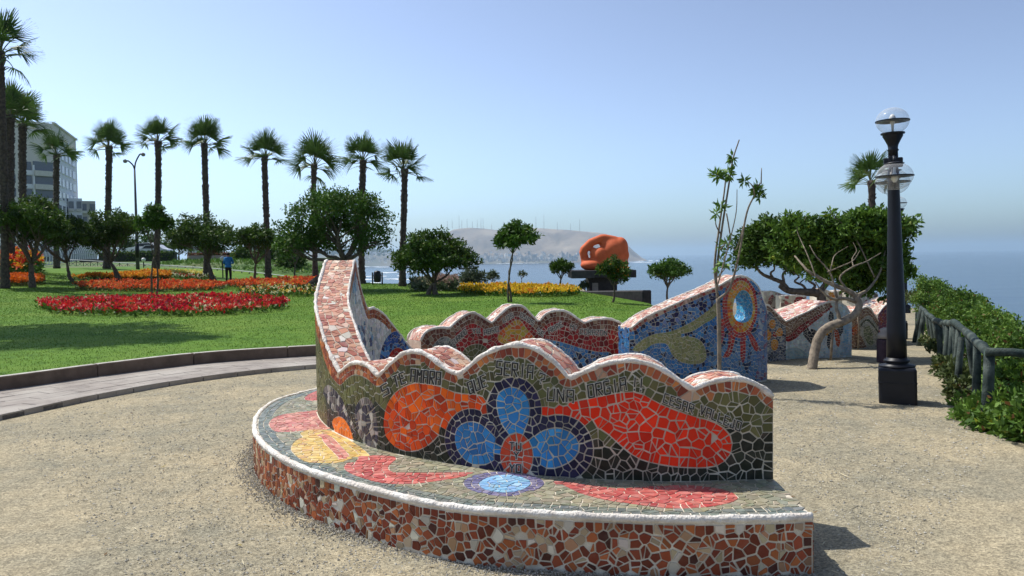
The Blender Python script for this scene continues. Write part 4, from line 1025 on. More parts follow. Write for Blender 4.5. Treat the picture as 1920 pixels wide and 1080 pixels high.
plain_wall('pale mosaic wall with sweeping brown and maroon wave, behind the leaning tree trunk', [WY(1597, 13.1), WY(1560, 12.95), WY(1515, 12.85), WY(1473, 12.62)], [(1473, 603), (1490, 595), (1515, 584), (1540, 571), (1558, 566), (1575, 568), (1588, 577), (1597, 592)], .75,
           (PALE, [([(1473, 603), (1500, 590), (1540, 569), (1556, 566), (1556, 574), (1530, 592), (1500, 610), (1485, 624), (1474, 630)], BRN), ([(1474, 630), (1487, 624), (1502, 610), (1530, 592), (1556, 574), (1555, 581), (1530, 602), (1505, 622), (1490, 636), (1475, 641)], MRN),
                   ([(1505, 625), (1516, 616), (1530, 620), (1541, 635), (1535, 645), (1522, 646), (1512, 636)], BLK), ([(1553, 600), (1556, 584), (1562, 588), (1563, 602)], BLK), ([(1550, 640), (1553, 626), (1560, 625), (1562, 645), (1557, 655), (1551, 650)], BLK),
                   ([(1540, 622), (1556, 612), (1566, 616), (1560, 624), (1550, 628)], GOLD), ([(1563, 622), (1570, 618), (1575, 636), (1574, 648), (1568, 648), (1564, 636)], [(1, (.45, .08, .03))]), ([(1570, 606), (1578, 602), (1581, 620), (1576, 628), (1571, 620)], BLK),
                   ([(1581, 605), (1590, 598), (1590, 650), (1582, 655)], [(2, (.25, .42, .55)), (1, (.4, .5, .55))]), ([(1474, 655), (1495, 652), (1515, 664), (1515, 672), (1474, 672)], [(3, (.30, .40, .40)), (1, (.4, .48, .45))])]), 70, .055, rib=[(3, (.62, .33, .27)), (2, (.74, .62, .56)), (2, (.48, .15, .12))], ribsize=.09)
plain_wall('mosaic wall with olive zigzag leaf, further along the path', [WY(1647, 15.2), WY(1620, 15.0), WY(1596, 14.8)], [(1596, 602), (1603, 594), (1612, 583), (1622, 576), (1632, 578), (1640, 590), (1647, 602)], .45,
           ([(3, (.34, .33, .30)), (2, (.25, .25, .22))], [([(1596, 603), (1612, 584), (1628, 577), (1646, 602), (1646, 612), (1630, 592), (1612, 602), (1598, 614)], BRN), ([(1612, 615), (1624, 602), (1636, 612), (1646, 625), (1646, 618), (1632, 598), (1624, 596), (1612, 608)], [(1, (.06, .07, .05))]),
            ([(1620, 615), (1630, 612), (1637, 630), (1636, 646), (1627, 645), (1620, 630)], [(2, (.16, .18, .1)), (1, (.1, .11, .07))]), ([(1596, 610), (1608, 606), (1612, 620), (1602, 628), (1596, 628)], [(2, (.4, .1, .03)), (1, (.2, .02, .03))]), ([(1596, 632), (1610, 626), (1622, 642), (1622, 652), (1596, 652)], BRN)]), 80, .06)
CRM = [(3, (.62, .58, .48)), (2, (.5, .45, .36)), (1.4, (.2, .12, .1)), (.8, (.4, .12, .1))]
plain_wall('low cream mosaic planter wall under the dark spreading tree', [WY(1466, 17), WY(1450, 16.8), WY(1432, 16.7)], [(1432, 547), (1445, 546), (1455, 548), (1466, 552)], .6, (CRM, []), 85, .08, rib=CRM)
plain_wall('cream mosaic block with a crimson patch, under the spreading tree', [WY(1512, 16.4), WY(1490, 16.2), WY(1464, 16.2)], [(1464, 555), (1480, 554), (1500, 554), (1512, 556)], .4, (CRM, [([(1491, 558), (1506, 557), (1510, 570), (1500, 578), (1490, 572)], MRN)]), 87, .08, rib=CRM)
plain_wall('pale speckled mosaic block beside the lamp post, facing the sun', [WY(1646, 17.6), WY(1628, 17.4), WY(1612, 17.3)], [(1612, 550), (1625, 549), (1640, 549), (1646, 552)], .5, (CRM, [([(1622, 565), (1632, 562), (1638, 570), (1630, 578)], MRN)]), 89, .08, rib=CRM)
plain_wall('purple and brick mosaic wall rising behind the lamp post', [WY(1690, 16.2), WY(1670, 16.2), WY(1646, 15.8)], [(1646, 590), (1655, 578), (1668, 566), (1680, 556), (1690, 552)], .5, ([(2, (.2, .05, .1)), (2, (.3, .08, .05)), (1, (.1, .05, .12))], []), 91, .07)
plain_wall('far cream mosaic wall half hidden under the tree crown', [WY(1612, 20), WY(1575, 20), WY(1532, 20)], [(1532, 545), (1545, 542), (1560, 548), (1580, 545), (1600, 548), (1612, 552)], .5, (CRM, [([(1552, 550), (1562, 548), (1566, 560), (1556, 563)], GOLD)]), 93, .09, rib=CRM)

# ---------------------------------------------------------------- plants
def leaves(P, N, size, asp=0.42, tilt=0.9, fold=0.0, out=None):
    """One diamond leaf at each point. N: outward directions; returns quads."""
    n = len(P); R = RNG.normal(size=(n, 3)); d = N * (1 - tilt) + R * tilt; d /= np.linalg.norm(d, axis=1, keepdims=True) + 1e-9
    q = np.cross(d, RNG.normal(size=(n, 3))); q /= np.linalg.norm(q, axis=1, keepdims=True) + 1e-9
    s = (size * (0.65 + 0.7 * RNG.random(n)))[:, None]
    up_ = np.cross(d, q) * s * 0.12
    return np.stack([P, P + d * s * .45 + q * s * asp * .5 + up_, P + d * s, P + d * s * .45 - q * s * asp * .5 + up_], 1)
def lobes_cloud(lobes, n, clumps, cr, rough=0.25, shell=0.62, low=-0.45, rng=None):
    """Leaf spots gathered in clumps on and inside uneven lobes (centre, radii)."""
    rng = rng or RNG
    w = np.array([l[1][0] * l[1][1] + l[1][0] * l[1][2] for l in lobes]); w = w / w.sum(); C = []; CN = []
    while len(C) < clumps:
        k = rng.choice(len(lobes), p=w); c, r = lobes[k]; d = rng.normal(size=3); d /= np.linalg.norm(d)
        if d[2] < low and rng.random() < .8: continue
        rad = shell + (1 - shell) * rng.random() ** .5
        rad *= 1 + rough * noise.noise((d[0] * 2.2 + k, d[1] * 2.2, d[2] * 2.2))
        C.append(np.array(c) + d * np.array(r) * rad); CN.append(d)
    C = np.array(C); CN = np.array(CN); idx = rng.integers(0, clumps, n)
    off = rng.normal(size=(n, 3)); off /= np.linalg.norm(off, axis=1, keepdims=True); off *= (cr * rng.random(n) ** .45)[:, None]
    off[:, 2] *= .75
    P = C[idx] + off; N = CN[idx] * .6 + off / cr * .5 + np.array([0, 0, .25])
    return P, N, idx
GREENS = {'hedge': ((.045, .10, .014), (.17, .29, .045)), 'mid2': ((.035, .085, .010), (.15, .27, .035)), 'dark': ((.025, .06, .008), (.09, .165, .022)), 'mid': ((.035, .088, .010), (.095, .19, .024)), 'light': ((.07, .15, .02), (.16, .29, .05)), 'olive': ((.05, .075, .02), (.12, .15, .05)), 'grey': ((.06, .09, .05), (.13, .17, .09))}
def leaf_cols(n, idx, clumps, kind, rng=None):
    rng = rng or RNG; a, b = np.array(GREENS[kind][0]), np.array(GREENS[kind][1])
    t = np.clip(rng.random(clumps)[idx] ** 1.4 * .85 + rng.random(n) * .35 - .08, 0, 1.1)[:, None]
    C = a * (1 - t) + b * t; y = (rng.random(n) < .025)[:, None]
    return np.where(y, C * np.array([2.0, 1.3, .8]), C)
def limb(mb, a, b, r0, r1, bend=0.2, n=6, seg=6, seed=0):
    r = random.Random(seed); a, b = Vector(a), Vector(b); L = (b - a).length; P = []; R = []
    o = Vector((r.uniform(-1, 1), r.uniform(-1, 1), r.uniform(-.5, .5))) * L * bend
    for i in range(n + 1):
        f = i / n; p = a.lerp(b, f) + o * math.sin(f * math.pi) + Vector((r.uniform(-1, 1), r.uniform(-1, 1), r.uniform(-1, 1))) * L * .02 * (0 < i < n)
        P.append(p); R.append(r0 + (r1 - r0) * f)
    mb.tube(P, R, seg); return P
def tree(label, base, fork, lobes, n, leaf, kind='mid', tr=0.08, group=None, bark='bark', seed=1, trunks=1, clumps=None, cr=None, twigs=3, name='tree', shell=.55, low=-.45, trunk_mid=None, rough=.3, fleck=None):
    r = random.Random(seed); base = Vector(base); fork = Vector(fork)
    o = empty(name, label, 'tree', group, base); o.location = (0, 0, 0)
    mb = MB()
    if trunk_mid:
        P = spline([base + Vector((0, 0, -.05)), *[Vector(m) for m in trunk_mid], fork], 6); mb.tube(P, [tr * (1.25 if i == 0 else 1) * (1 - .45 * i / len(P)) for i in range(len(P))], 9)
    else:
        for k in range(trunks):
            b = base + Vector((r.uniform(-1, 1) * tr * 3, r.uniform(-1, 1) * tr * 3, -.05)) if trunks > 1 else base + Vector((0, 0, -.05))
            limb(mb, b, fork, tr * 1.25, tr * .6, .07, 8, 8, seed + k)
    for k, (c, rad) in enumerate(lobes):
        c = Vector(c); e = c - Vector((0, 0, rad[2] * .35)); P = limb(mb, fork, e, tr * .6, tr * .2, .16, 7, 6, seed * 7 + k)
        for q in range(twigs):
            s_ = P[3 + q % 3]; t = c + Vector((r.uniform(-.75, .75) * rad[0], r.uniform(-.75, .75) * rad[1], r.uniform(-.5, .35) * rad[2])); Q = limb(mb, s_, t, tr * .28, tr * .07, .15, 5, 5, seed * 13 + k * 5 + q)
            limb(mb, Q[3], t + Vector((r.uniform(-.3, .3) * rad[0], r.uniform(-.3, .3) * rad[1], r.uniform(-.3, .3) * rad[2])), tr * .14, tr * .05, .1, 3, 4, seed * 17 + k * 5 + q)
    mb.build('trunk', MAT[bark], o, True)
    rg = np.random.default_rng(seed); m = np.mean([l[1][0] for l in lobes]); clumps = clumps or int(26 * len(lobes)); cr = cr or m * .36
    P, N, idx = lobes_cloud([(tuple(c), tuple(x)) for c, x in lobes], n, clumps, cr, rough, shell, low, rg)
    C = leaf_cols(n, idx, clumps, kind, rg)
    if fleck: 
        k = rg.random(n) < fleck[0]; C[k] = fleck[1]
    np_mesh('crown', leaves(P, N, leaf), 4, MAT['leaf'], o, cols=np.repeat(C, 1, 0))
    return o
def px_tree(label, base_px, crown, Y=None, surf=lawn_z, fork_f=0.35, kind='dark', n=5200, lobes=6, tr=.07, leaf=.13, seed=1, trunks=1, lean=0.0, depth=.9, **kw):
    """Tree from the pixel of its foot and the pixel box of its crown."""
    b = HIT(*base_px, surf) if Y is None else None
    if b is None:
        b = AT(base_px[0], 500, Y); b.z = surf(b.x, b.y)
    x0, x1, y0, y1 = crown; Yb = b.y; s = Yb / F; r = random.Random(seed)
    c = AT((x0 + x1) / 2, (y0 + y1) / 2, Yb); hw = (x1 - x0) / 2 * s; hh = (y1 - y0) / 2 * s
    L = []
    for k in range(lobes):
        a = 2 * math.pi * k / lobes + r.uniform(-.4, .4); q = r.uniform(.42, .62); f = r.uniform(.42, .6)
        L.append(((c.x + math.cos(a) * hw * q, c.y + math.sin(a) * hw * q * depth, c.z + r.uniform(-.35, .12) * hh), (hw * f, hw * f * depth, hh * r.uniform(.5, .68))))
    L.append(((c.x + r.uniform(-.15, .15) * hw, c.y, c.z + hh * .28), (hw * .58, hw * .55, hh * .7)))
    top = AT((x0 + x1) / 2, y1, Yb); fk = Vector((b.x + (c.x - b.x) * .6 + lean, b.y, b.z + (top.z - b.z) * (1 - fork_f) if top.z > b.z + .2 else b.z + .15 * (c.z - b.z)))
    return tree(label, b, fk, L, int(n * 1.45), leaf * 1.08, kind, tr, 'round-headed trees on the lawn', seed=seed, trunks=trunks, **kw)

T_ = px_tree
T_('leaning dark tree at the far end of the lawn, its trunk slanting, beside orange bed', (62, 539), (-12, 124, 369, 468), kind='dark', n=8000, lobes=7, tr=.14, leaf=.16, seed=3)
T_('small dark tree with a low forked trunk near the paved walk', (136, 528), (62, 174, 398, 474), kind='dark', n=5500, lobes=6, tr=.09, leaf=.16, seed=4)
T_('two-trunked dark tree standing behind the orange bed', (216, 528), (142, 262, 394, 474), kind='dark', n=6500, lobes=7, tr=.085, leaf=.16, seed=5, trunks=2)
T_('slender young tree rising from the lawn behind the crimson bed', (288, 554), (260, 319, 386, 442), kind='mid', n=2600, lobes=4, tr=.04, leaf=.13, seed=6, trunks=2, rough=.5)
T_('broad dark umbrella tree left of the standing person', (404, 528), (311, 455, 402, 472), kind='dark', n=7000, lobes=7, tr=.09, leaf=.16, seed=7, trunks=2)
T_('low dark tree with wide fork right of the standing person', (478, 533), (438, 522, 420, 474), kind='dark', n=4500, lobes=6, tr=.075, leaf=.15, seed=8)
T_('small bare-limbed tree half hidden left of the big leaning tree', (552, 524), (512, 596, 438, 482), kind='dark', n=3500, lobes=5, tr=.06, leaf=.15, seed=9)
# the big leaning one
b = HIT(566, 546, lawn_z); Yb = b.y
def A_(x, y, dy=0): p = AT(x, y, Yb + dy); return p
s = Yb / F
BL = [((555, 445), 34, 34), ((590, 410), 48, 46), ((640, 400), 55, 40), ((690, 418), 42, 38), ((700, 450), 30, 26), ((640, 445), 60, 34), ((610, 380), 38, 22), ((670, 385), 36, 20), ((545, 462), 26, 18)]
tree('big dense tree with leaning forked trunk behind the horn of the bench', b, A_(648, 490), [((A_(x, y, dy).x, A_(x, y, dy).y, A_(x, y).z), (rx * s, rx * s * .9, ry * s)) for ((x, y), rx, ry), dy in zip(BL, (0, .5, -.4, .3, -.3, .9, .2, -.2, -.6))],
     15000, .15, 'mid', .17, 'round-headed trees on the lawn', seed=11, trunk_mid=[A_(590, 528), A_(620, 505)], clumps=330, cr=.42, twigs=4, shell=.6)
T_('wide tree with several crooked trunks by the litter bin', (815, 552), (738, 886, 432, 518), kind='dark', n=9500, lobes=8, tr=.085, leaf=.13, seed=12, trunks=3)
T_('thin twin-stemmed young tree with airy crown in front of the yellow bed', (957, 567), (924, 1004, 416, 474), kind='mid', n=2600, lobes=5, tr=.03, leaf=.12, seed=13, trunks=2, rough=.6, fork_f=.02)
T_('small mushroom-shaped tree just beside the black pedestal', (1050, 540), (1030, 1076, 487, 514), Y=33, kind='dark', n=1500, lobes=5, tr=.045, leaf=.12, seed=14)
T_('little tree speckled with orange fruit in front of the sculpture', (1148, 567), (1124, 1180, 482, 532), kind='dark', n=2600, lobes=5, tr=.035, leaf=.11, seed=15, fork_f=.1, fleck=(.035, (.6, .2, .02)))
T_('lone mushroom-shaped tree against the sea right of the sculpture', (1250, 556), (1214, 1291, 484, 525), Y=28, surf=land_z, kind='mid', n=2600, lobes=6, tr=.05, leaf=.11, seed=16, trunks=1, fork_f=.2)
T_('grey-green bush behind the cross-shaped lamp', (882, 540), (858, 909, 500, 538), Y=37, kind='grey', n=1800, lobes=5, tr=.04, leaf=.12, seed=17, rough=.5)
T_('tiny tree standing alone against the bay, behind the yellow bed', (922, 540), (909, 936, 507, 527), Y=39, kind='grey', n=420, lobes=3, tr=.03, leaf=.11, seed=18)
T_('smallest sapling tree right of the twin-stemmed tree', (977, 540), (970, 987, 508, 520), Y=39, kind='grey', n=160, lobes=2, tr=.02, leaf=.10, seed=19)
T_('small dark shrub against the foot of the black pedestal', (1098, 545), (1086, 1104, 526, 546), Y=32.4, kind='grey', n=350, lobes=3, tr=.02, leaf=.1, seed=20)
# far trees beyond the railing
for i, (x, y0, y1, hw, Y, kd, lb) in enumerate([(283, 438, 482, 26, 105, 'mid', 'pale green far tree right of the tall street lamp'), (335, 446, 480, 24, 112, 'dark', 'far tree glimpsed under the umbrella tree'), (236, 442, 482, 26, 118, 'dark', 'far dark tree left of the tall street lamp'),
                                        (186, 440, 482, 24, 125, 'mid', 'far tree above the white arched ribs'), (515, 450, 500, 30, 75, 'dark', 'dark bushy tree on the green bank'), (455, 462, 500, 22, 84, 'dark', 'far bush behind the palm row, by the pink wall'), (545, 474, 506, 22, 70, 'dark', 'low dark bush at the end of the green bank'), (395, 455, 482, 22, 110, 'mid', 'far tree behind the person, above the pink wall')]):
    c = AT(x, (y0 + y1) / 2, Y); s = Y / F; zb = land_z(c.x, Y)
    L = [((c.x + dx * hw * s, Y + dy, c.z + dz * (y1 - y0) / 2 * s), (hw * s * .6, hw * s * .5, (y1 - y0) / 2 * s * .7)) for dx, dy, dz in ((-.45, 0, -.1), (.45, .4, -.1), (0, -.5, .2), (0, .5, .05))]
    tree(lb, (c.x, Y, zb), (c.x, Y, zb + max(.3, (c.z - zb) * .4)), L, 1500, .36, kd, .14, 'trees beyond the railing', seed=40 + i, twigs=1, clumps=60, cr=.6)

# right-hand trees over the path
def Rp(x, y, Y): return AT(x, y, Y)
def traced_tree(label, limbs, lobes, n, leaf, kind, bark, seed, clumps, cr, rough=.7, low=-.6):
    o = empty('tree', label, 'tree', 'trees over the path'); mb = MB(); r = random.Random(seed)
    for pts, r0, r1 in limbs:
        P = spline([Vector(q) if len(q) == 3 and q[0] < 100 else Rp(*q) for q in pts], 6); m = len(P)
        P = [q + Vector((r.uniform(-1, 1), r.uniform(-1, 1), r.uniform(-1, 1))) * min(r1, .012) * .35 * (0 < i < m - 1) for i, q in enumerate(P)]
        mb.tube(P, [r0 + (r1 - r0) * i / (m - 1) for i in range(m)], 8 if r0 > .03 else 6)
    mb.build('trunk', MAT[bark], o, True); rg = np.random.default_rng(seed)
    L = [(tuple(Rp(x, y, Y)), (rx * Y / F, rx * Y / F * .75, ry * Y / F)) for x, y, Y, rx, ry in lobes]
    P, N, idx = lobes_cloud(L, n, clumps, cr, rough, .5, low, rg)
    np_mesh('crown', leaves(P, N, leaf), 4, MAT['leaf'], o, cols=leaf_cols(n, idx, clumps, kind, rg)); return o
g0 = G(1522, 691, 0)
traced_tree('sunlit spreading tree with slanting pale trunk over the path', [
    ([(g0.x, g0.y, -.05), (1528, 655, 11.7), (1538, 628, 11.75), (1556, 612, 11.8), (1580, 603, 11.85), (1602, 590, 11.9), (1611, 574, 11.95), (1605, 556, 12.0)], .074, .05),
    ([(1605, 556, 12.0), (1590, 545, 12.0), (1560, 533, 12.0), (1535, 520, 12.05), (1512, 505, 12.1), (1490, 480, 12.4)], .045, .012), ([(1606, 566, 12), (1585, 560, 11.95), (1560, 560, 11.9), (1540, 545, 11.9), (1528, 528, 11.9)], .032, .008),
    ([(1575, 604, 11.85), (1572, 590, 11.85), (1568, 575, 11.9), (1570, 560, 11.95)], .034, .02), ([(1570, 560, 11.95), (1560, 520, 12), (1548, 500, 12.1), (1530, 480, 12.1), (1518, 460, 12.2)], .018, .006), ([(1590, 546, 12), (1575, 520, 12), (1600, 500, 12), (1625, 490, 12.1), (1652, 474, 12.2)], .018, .006),
    ([(1552, 510, 12), (1575, 500, 12), (1600, 488, 12), (1612, 470, 12.2)], .012, .004), ([(1555, 515, 12), (1560, 495, 12), (1566, 478, 12.2), (1590, 462, 12.3)], .012, .004), ([(1600, 500, 12), (1598, 485, 12.1), (1606, 470, 12.2), (1600, 455, 12.3)], .01, .004), ([(1605, 556, 12), (1630, 540, 12.3), (1650, 510, 12.5), (1660, 470, 12.6)], .03, .008), ([(1530, 520, 12), (1515, 480, 12.2), (1497, 440, 12.5), (1494, 425, 12.5)], .012, .004), ([(1640, 520, 12.4), (1600, 440, 12.6), (1562, 405, 12.6), (1554, 385, 12.6)], .012, .003), ([(1505, 420, 12.7), (1512, 405, 12.7)], .006, .003)],
    [(1500, 445, 12.9, 42, 34), (1545, 445, 12.9, 48, 38), (1590, 432, 12.8, 50, 34), (1630, 428, 12.7, 50, 32), (1664, 432, 12.7, 42, 30), (1540, 480, 13.0, 46, 34), (1590, 482, 13.0, 52, 40), (1640, 482, 12.9, 48, 44), (1668, 490, 12.8, 34, 50), (1618, 520, 13.1, 46, 32), (1652, 535, 13.1, 34, 26), (1495, 480, 12.9, 36, 26), (1700, 424, 12.4, 14, 11), (1487, 408, 12.8, 15, 9), (1560, 505, 13.2, 40, 24), (1700, 508, 13, 12, 10)], 26000, .092, 'mid2', 'bark_pale', 61, 700, .13, .8)
g1 = Rp(1540, 575, 17); g1.z = land_z(g1.x, 17)
traced_tree('dark wind-bent tree with sinuous black limbs, behind the sunlit tree', [
    ([(g1.x, g1.y, g1.z - .1), (1540, 560, 17), (1532, 550, 17), (1510, 548, 17), (1480, 545, 17), (1462, 535, 17)], .11, .06), ([(1480, 546, 17), (1466, 530, 17), (1448, 522, 17), (1430, 514, 17), (1418, 500, 17), (1420, 485, 17)], .055, .02), ([(1450, 523, 17), (1445, 512, 17), (1452, 505, 17), (1450, 490, 17)], .03, .012), ([(1470, 532, 17), (1468, 515, 17), (1474, 505, 17), (1470, 490, 17)], .035, .014),
    ([(1515, 548, 17), (1505, 535, 17), (1490, 528, 17), (1498, 518, 17), (1485, 508, 17), (1492, 492, 17)], .03, .01), ([(1520, 548, 17), (1528, 535, 17), (1515, 525, 17), (1525, 512, 17), (1518, 495, 17)], .035, .012), ([(1530, 550, 17), (1545, 530, 17), (1535, 515, 17), (1550, 500, 17)], .035, .012), ([(1535, 553, 17), (1560, 520, 17.2), (1575, 490, 17.3)], .05, .015), ([(1500, 530, 17), (1515, 520, 17), (1530, 524, 17)], .014, .008)],
    [(1402, 470, 17, 22, 26), (1425, 452, 17, 36, 34), (1455, 442, 17.2, 40, 30), (1490, 446, 17.2, 44, 34), (1430, 478, 16.9, 34, 22), (1398, 488, 16.9, 16, 14), (1470, 480, 17, 42, 24), (1520, 470, 17.3, 44, 34), (1510, 495, 17.3, 36, 18), (1560, 480, 17.5, 44, 34)], 19000, .10, 'dark', 'bark', 63, 520, .2, .7)
# bare-stemmed sapling in front of the blue wall
b = G(1349, 722, 0); b = AT(1349, 600, 9.55); b.z = 0
o = empty('sapling', 'tall bare-stemmed sapling with tufts of leaves in front of the blue wall', 'tree')
mb = MB(); YS = 9.55
def Sp(x, y, d=0): return AT(x, y, YS + d)
ST = [[(1349, 700), (1348, 600), (1346, 560)], [(1346, 560), (1343, 520), (1352, 440), (1366, 350), (1374, 300), (1386, 262)], [(1346, 560), (1340, 500), (1348, 430), (1358, 360), (1362, 320)], [(1346, 562), (1368, 540), (1385, 480), (1400, 400), (1415, 365), (1420, 345)],
      [(1415, 368), (1412, 350), (1402, 340)], [(1344, 540), (1366, 460), (1380, 400), (1382, 355)], [(1374, 310), (1370, 300)], [(1352, 440), (1342, 420), (1344, 395)], [(1362, 400), (1378, 470), (1400, 400)], [(1427, 345), (1428, 315)], [(1418, 350), (1427, 343)], [(1348, 470), (1362, 455)], [(1346, 520), (1362, 500)]]
for k, q in enumerate(ST):
    P = spline([Sp(x, y, .1 * math.sin(k)) for x, y in q], 5)
    if k == 0: P = [b + Vector((0, 0, -.03))] + P
    r0 = .026 if k == 0 else (.017 if k in (1, 2, 3) else .009)
    mb.tube(P, [r0 * (1 - .6 * i / len(P)) if k else r0 for i in range(len(P))], 6)
mb.build('stem', MAT['bark_pale'], o, True)
rg = np.random.default_rng(5); PP, NN, II = [], [], []
for k, (x, y, r_, n) in enumerate([(1373, 296, 13, 34), (1345, 328, 18, 80), (1366, 325, 18, 56), (1396, 340, 13, 36), (1422, 356, 19, 74), (1352, 388, 14, 30), (1343, 400, 9, 18), (1364, 455, 14, 34), (1360, 470, 9, 16), (1358, 493, 13, 32), (1348, 460, 8, 12), (1345, 505, 8, 10), (1425, 370, 10, 22)]):
    c = np.array(Sp(x, y)); off = rg.normal(size=(n, 3)); off /= np.linalg.norm(off, axis=1, keepdims=True); PP.append(c + off * (r_ * YS / F * .45) * rg.random((n, 1))); NN.append(off); II.append(np.full(n, k))
for p_, n_, i_ in zip(PP, NN, II): np_mesh('leaf_tuft', leaves(p_, n_, .085, .3, .35), 4, MAT['leaf'], o, cols=leaf_cols(len(p_), i_, 13, 'light', rg))

# ---------------------------------------------------------------- palms
def frond_mesh(seed, L=1.0, droop=.5):
    """Fan leaf: bare stalk, then narrow segments spread like a hand, tips hanging."""
    r = random.Random(seed); V, Fc, C = [], [], []
    st = []; n = 5
    for i in range(n + 1):
        f = i / n; st.append(Vector((f * .5 * L, 0, .03 * math.sin(f * 3) - droop * .10 * f * f)))
    v, f = tube(st, [.018 * L, .016 * L, .014 * L, .013 * L, .012 * L, .011 * L], 4); V += v; Fc += f; C += [(.14, .15, .05)] * len(f)
    h = st[-1]; N = 21
    for k in range(N):
        a = math.radians(-88 + 176 * k / (N - 1)) + r.uniform(-.04, .04); ln = L * (.64 - .16 * abs(k / (N - 1) - .5) * 2) * r.uniform(.9, 1.08)
        d = Vector((math.cos(a), math.sin(a), .10 - .25 * abs(math.sin(a)))); w = .019 * L
        side = Vector((-math.sin(a), math.cos(a), 0)); pts = []
        for j, (fj, wj) in enumerate(((0, .5), (.45, 1.0), (.78, .6), (1.0, .08))):
            p = h + d * ln * fj; p.z -= droop * ln * .75 * max(0, fj - .35) ** 1.6 + r.uniform(0, .03) * fj; p += side * r.uniform(-.02, .02) * fj * L
            pts.append((p + side * w * wj, p - side * w * wj + Vector((0, 0, .008))))
        o = len(V)
        for a_, b_ in pts: V += [a_, b_]
        for j in range(3): Fc.append((o + 2 * j, o + 2 * j + 2, o + 2 * j + 3, o + 2 * j + 1))
        g = r.uniform(.75, 1.25); C += [(.066 * g, .125 * g, .028 * g)] * 2 + [(.11 * g, .16 * g, .05 * g)]
    me = bpy.data.meshes.new('frond'); me.from_pydata([tuple(p) for p in V], [], Fc); me.materials.append(MAT['leaf']); set_cols(me, C); return me
FR = [frond_mesh(1, 1, .25), frond_mesh(2, 1, .55), frond_mesh(3, 1, .95)]
DRY = frond_mesh(9, 1, 1.1)
def palm(label, px, Y, ytop, frond_px, r_px, seed, base=lawn_z, lean=0.0):
    r = random.Random(seed); t = AT(px, ytop, Y); b = AT(px - lean - r.uniform(-5, 5), 500, Y); z0 = base(b.x, Y); b = Vector((b.x, Y, z0))
    o = empty('palm_tree', label, 'palm tree', 'fan palms of the park', b); H = t.z - z0; R = .82 * r_px * Y / F / 2
    top = Vector((t.x - b.x, 0, H)); n = int(H / .11); P, Rd = [], []
    for i in range(n + 1):
        f = i / n; p = Vector((0, 0, 0)).lerp(top, f); p.x += .06 * math.sin(f * 3 + seed); p.z -= .08 * (1 - f) * (i == 0)
        P.append(p); Rd.append(R * (1.3 - .3 * min(1, f * 5)) * (1.0 + (.10 if i % 2 else -.06)) * (1 + .08 * r.uniform(-1, 1)) * (1.18 if f > .95 else 1))
    mb = MB(); mb.tube(P, Rd, 9)
    for i in range(int(H * 16)):                # stubs of cut leaf bases
        f = r.uniform(.12, 1) ** .7; a = r.uniform(0, 6.28); p = Vector((0, 0, 0)).lerp(top, f); p.x += .06 * math.sin(f * 3 + seed); d = Vector((math.cos(a), math.sin(a), 0))
        q = p + d * R * .95; mb.tube([q, q + d * R * .28 + Vector((0, 0, R * r.uniform(.25, .6)))], [R * .22, R * .10], 4)
    mb.build('trunk', MAT['palm_bark'], o, True)
    fl = frond_px * Y / F * r.uniform(.92, 1.12); nf = 19 + seed % 4
    for k in range(nf):
        f = k / nf; el = math.radians(84 - 90 * f ** 1.15 + r.uniform(-9, 9)); az = k * 2.39996 + r.uniform(-.2, .2)
        me = FR[0] if el > .6 else (FR[1] if el > -.15 else FR[2])
        fo = bpy.data.objects.new('frond', me); link(fo, o); fo.location = top + Vector((0, 0, -f * .18 * fl))
        fo.rotation_euler = (r.uniform(-.7, .7), -el, az); s = fl * r.uniform(.84, 1.08); fo.scale = (s, s, s)
    return o
for a in [('tallest palm cut by the picture edge, crown high above', 2, 36, 95, 80, 16, 1), ('tall palm with thick trunk, second from the picture edge', 21, 43, 215, 58, 18, 2), ('palm leaning over the tower block, its crown touching its taller neighbour', 43, 47, 232, 58, 15, 3),
          ('palm standing in front of the tower block, shorter than its neighbours', 105, 57, 288, 46, 12, 4), ('palm left of the twin-armed street lamp', 203, 55, 274, 50, 13, 5), ('palm right of the twin-armed street lamp', 296, 53, 265, 48, 13, 6), ('palm rising behind the broad umbrella tree', 384, 51, 268, 52, 13, 7),
          ('palm behind the low forked tree, next to the standing person', 498, 48, 293, 50, 13, 8), ('palm rising behind the dense leaning tree, its trunk half hidden', 590, 44, 308, 52, 12, 9), ('palm behind the horn of the bench, its trunk dividing the dense crown', 680, 40, 300, 54, 14, 10), ('palm nearest the sea, alone right of the dense tree', 756, 36.5, 316, 52, 14, 11)]:
    palm(*a)
palm('single palm behind the spreading tree by the lamp post', 1632, 26, 338, 58, 15, 12, land_z)

def tall_palm(label, x, y, h, seed):
    c = EYE + Vector((0, 0, 0)); d = Vector((x, y, lawn_z(x, y) + h)) - EYE; v = Vector((d.dot(rt), d.dot(up), d.dot(fwd))); palm(label, 960 + F * v.x / v.z, y, 540 - F * v.y / v.z, 2.1 * F / y, .34 * F / y, seed)
for i, (x, y, h, rx, lb) in enumerate([(-16.2, 21.6, 11.6, 2.3, 'tall broad tree beyond the picture edge shading the near lawn'), (-14.2, 19.6, 11.8, 1.5, 'narrower tall tree beyond the picture edge shading the near lawn')]):
    L = [((x + rx * .55 * math.cos(a), y + rx * .4 * math.sin(a), h + .5 * math.sin(a * 2)), (rx * .55, rx * .45, .8)) for a in (0, 1.3, 2.5, 3.8, 5.1)]
    tree(lb, (x - 1.2, y, lawn_z(x, y)), (x - .3, y, h - 2), L, 4200, .28, 'dark', .2, 'round-headed trees on the lawn', seed=90 + i, clumps=110, cr=.5, low=-2)
tall_palm('tall palm beyond the picture edge shading the near lawn', -17.6, 20.0, 13.5, 23)

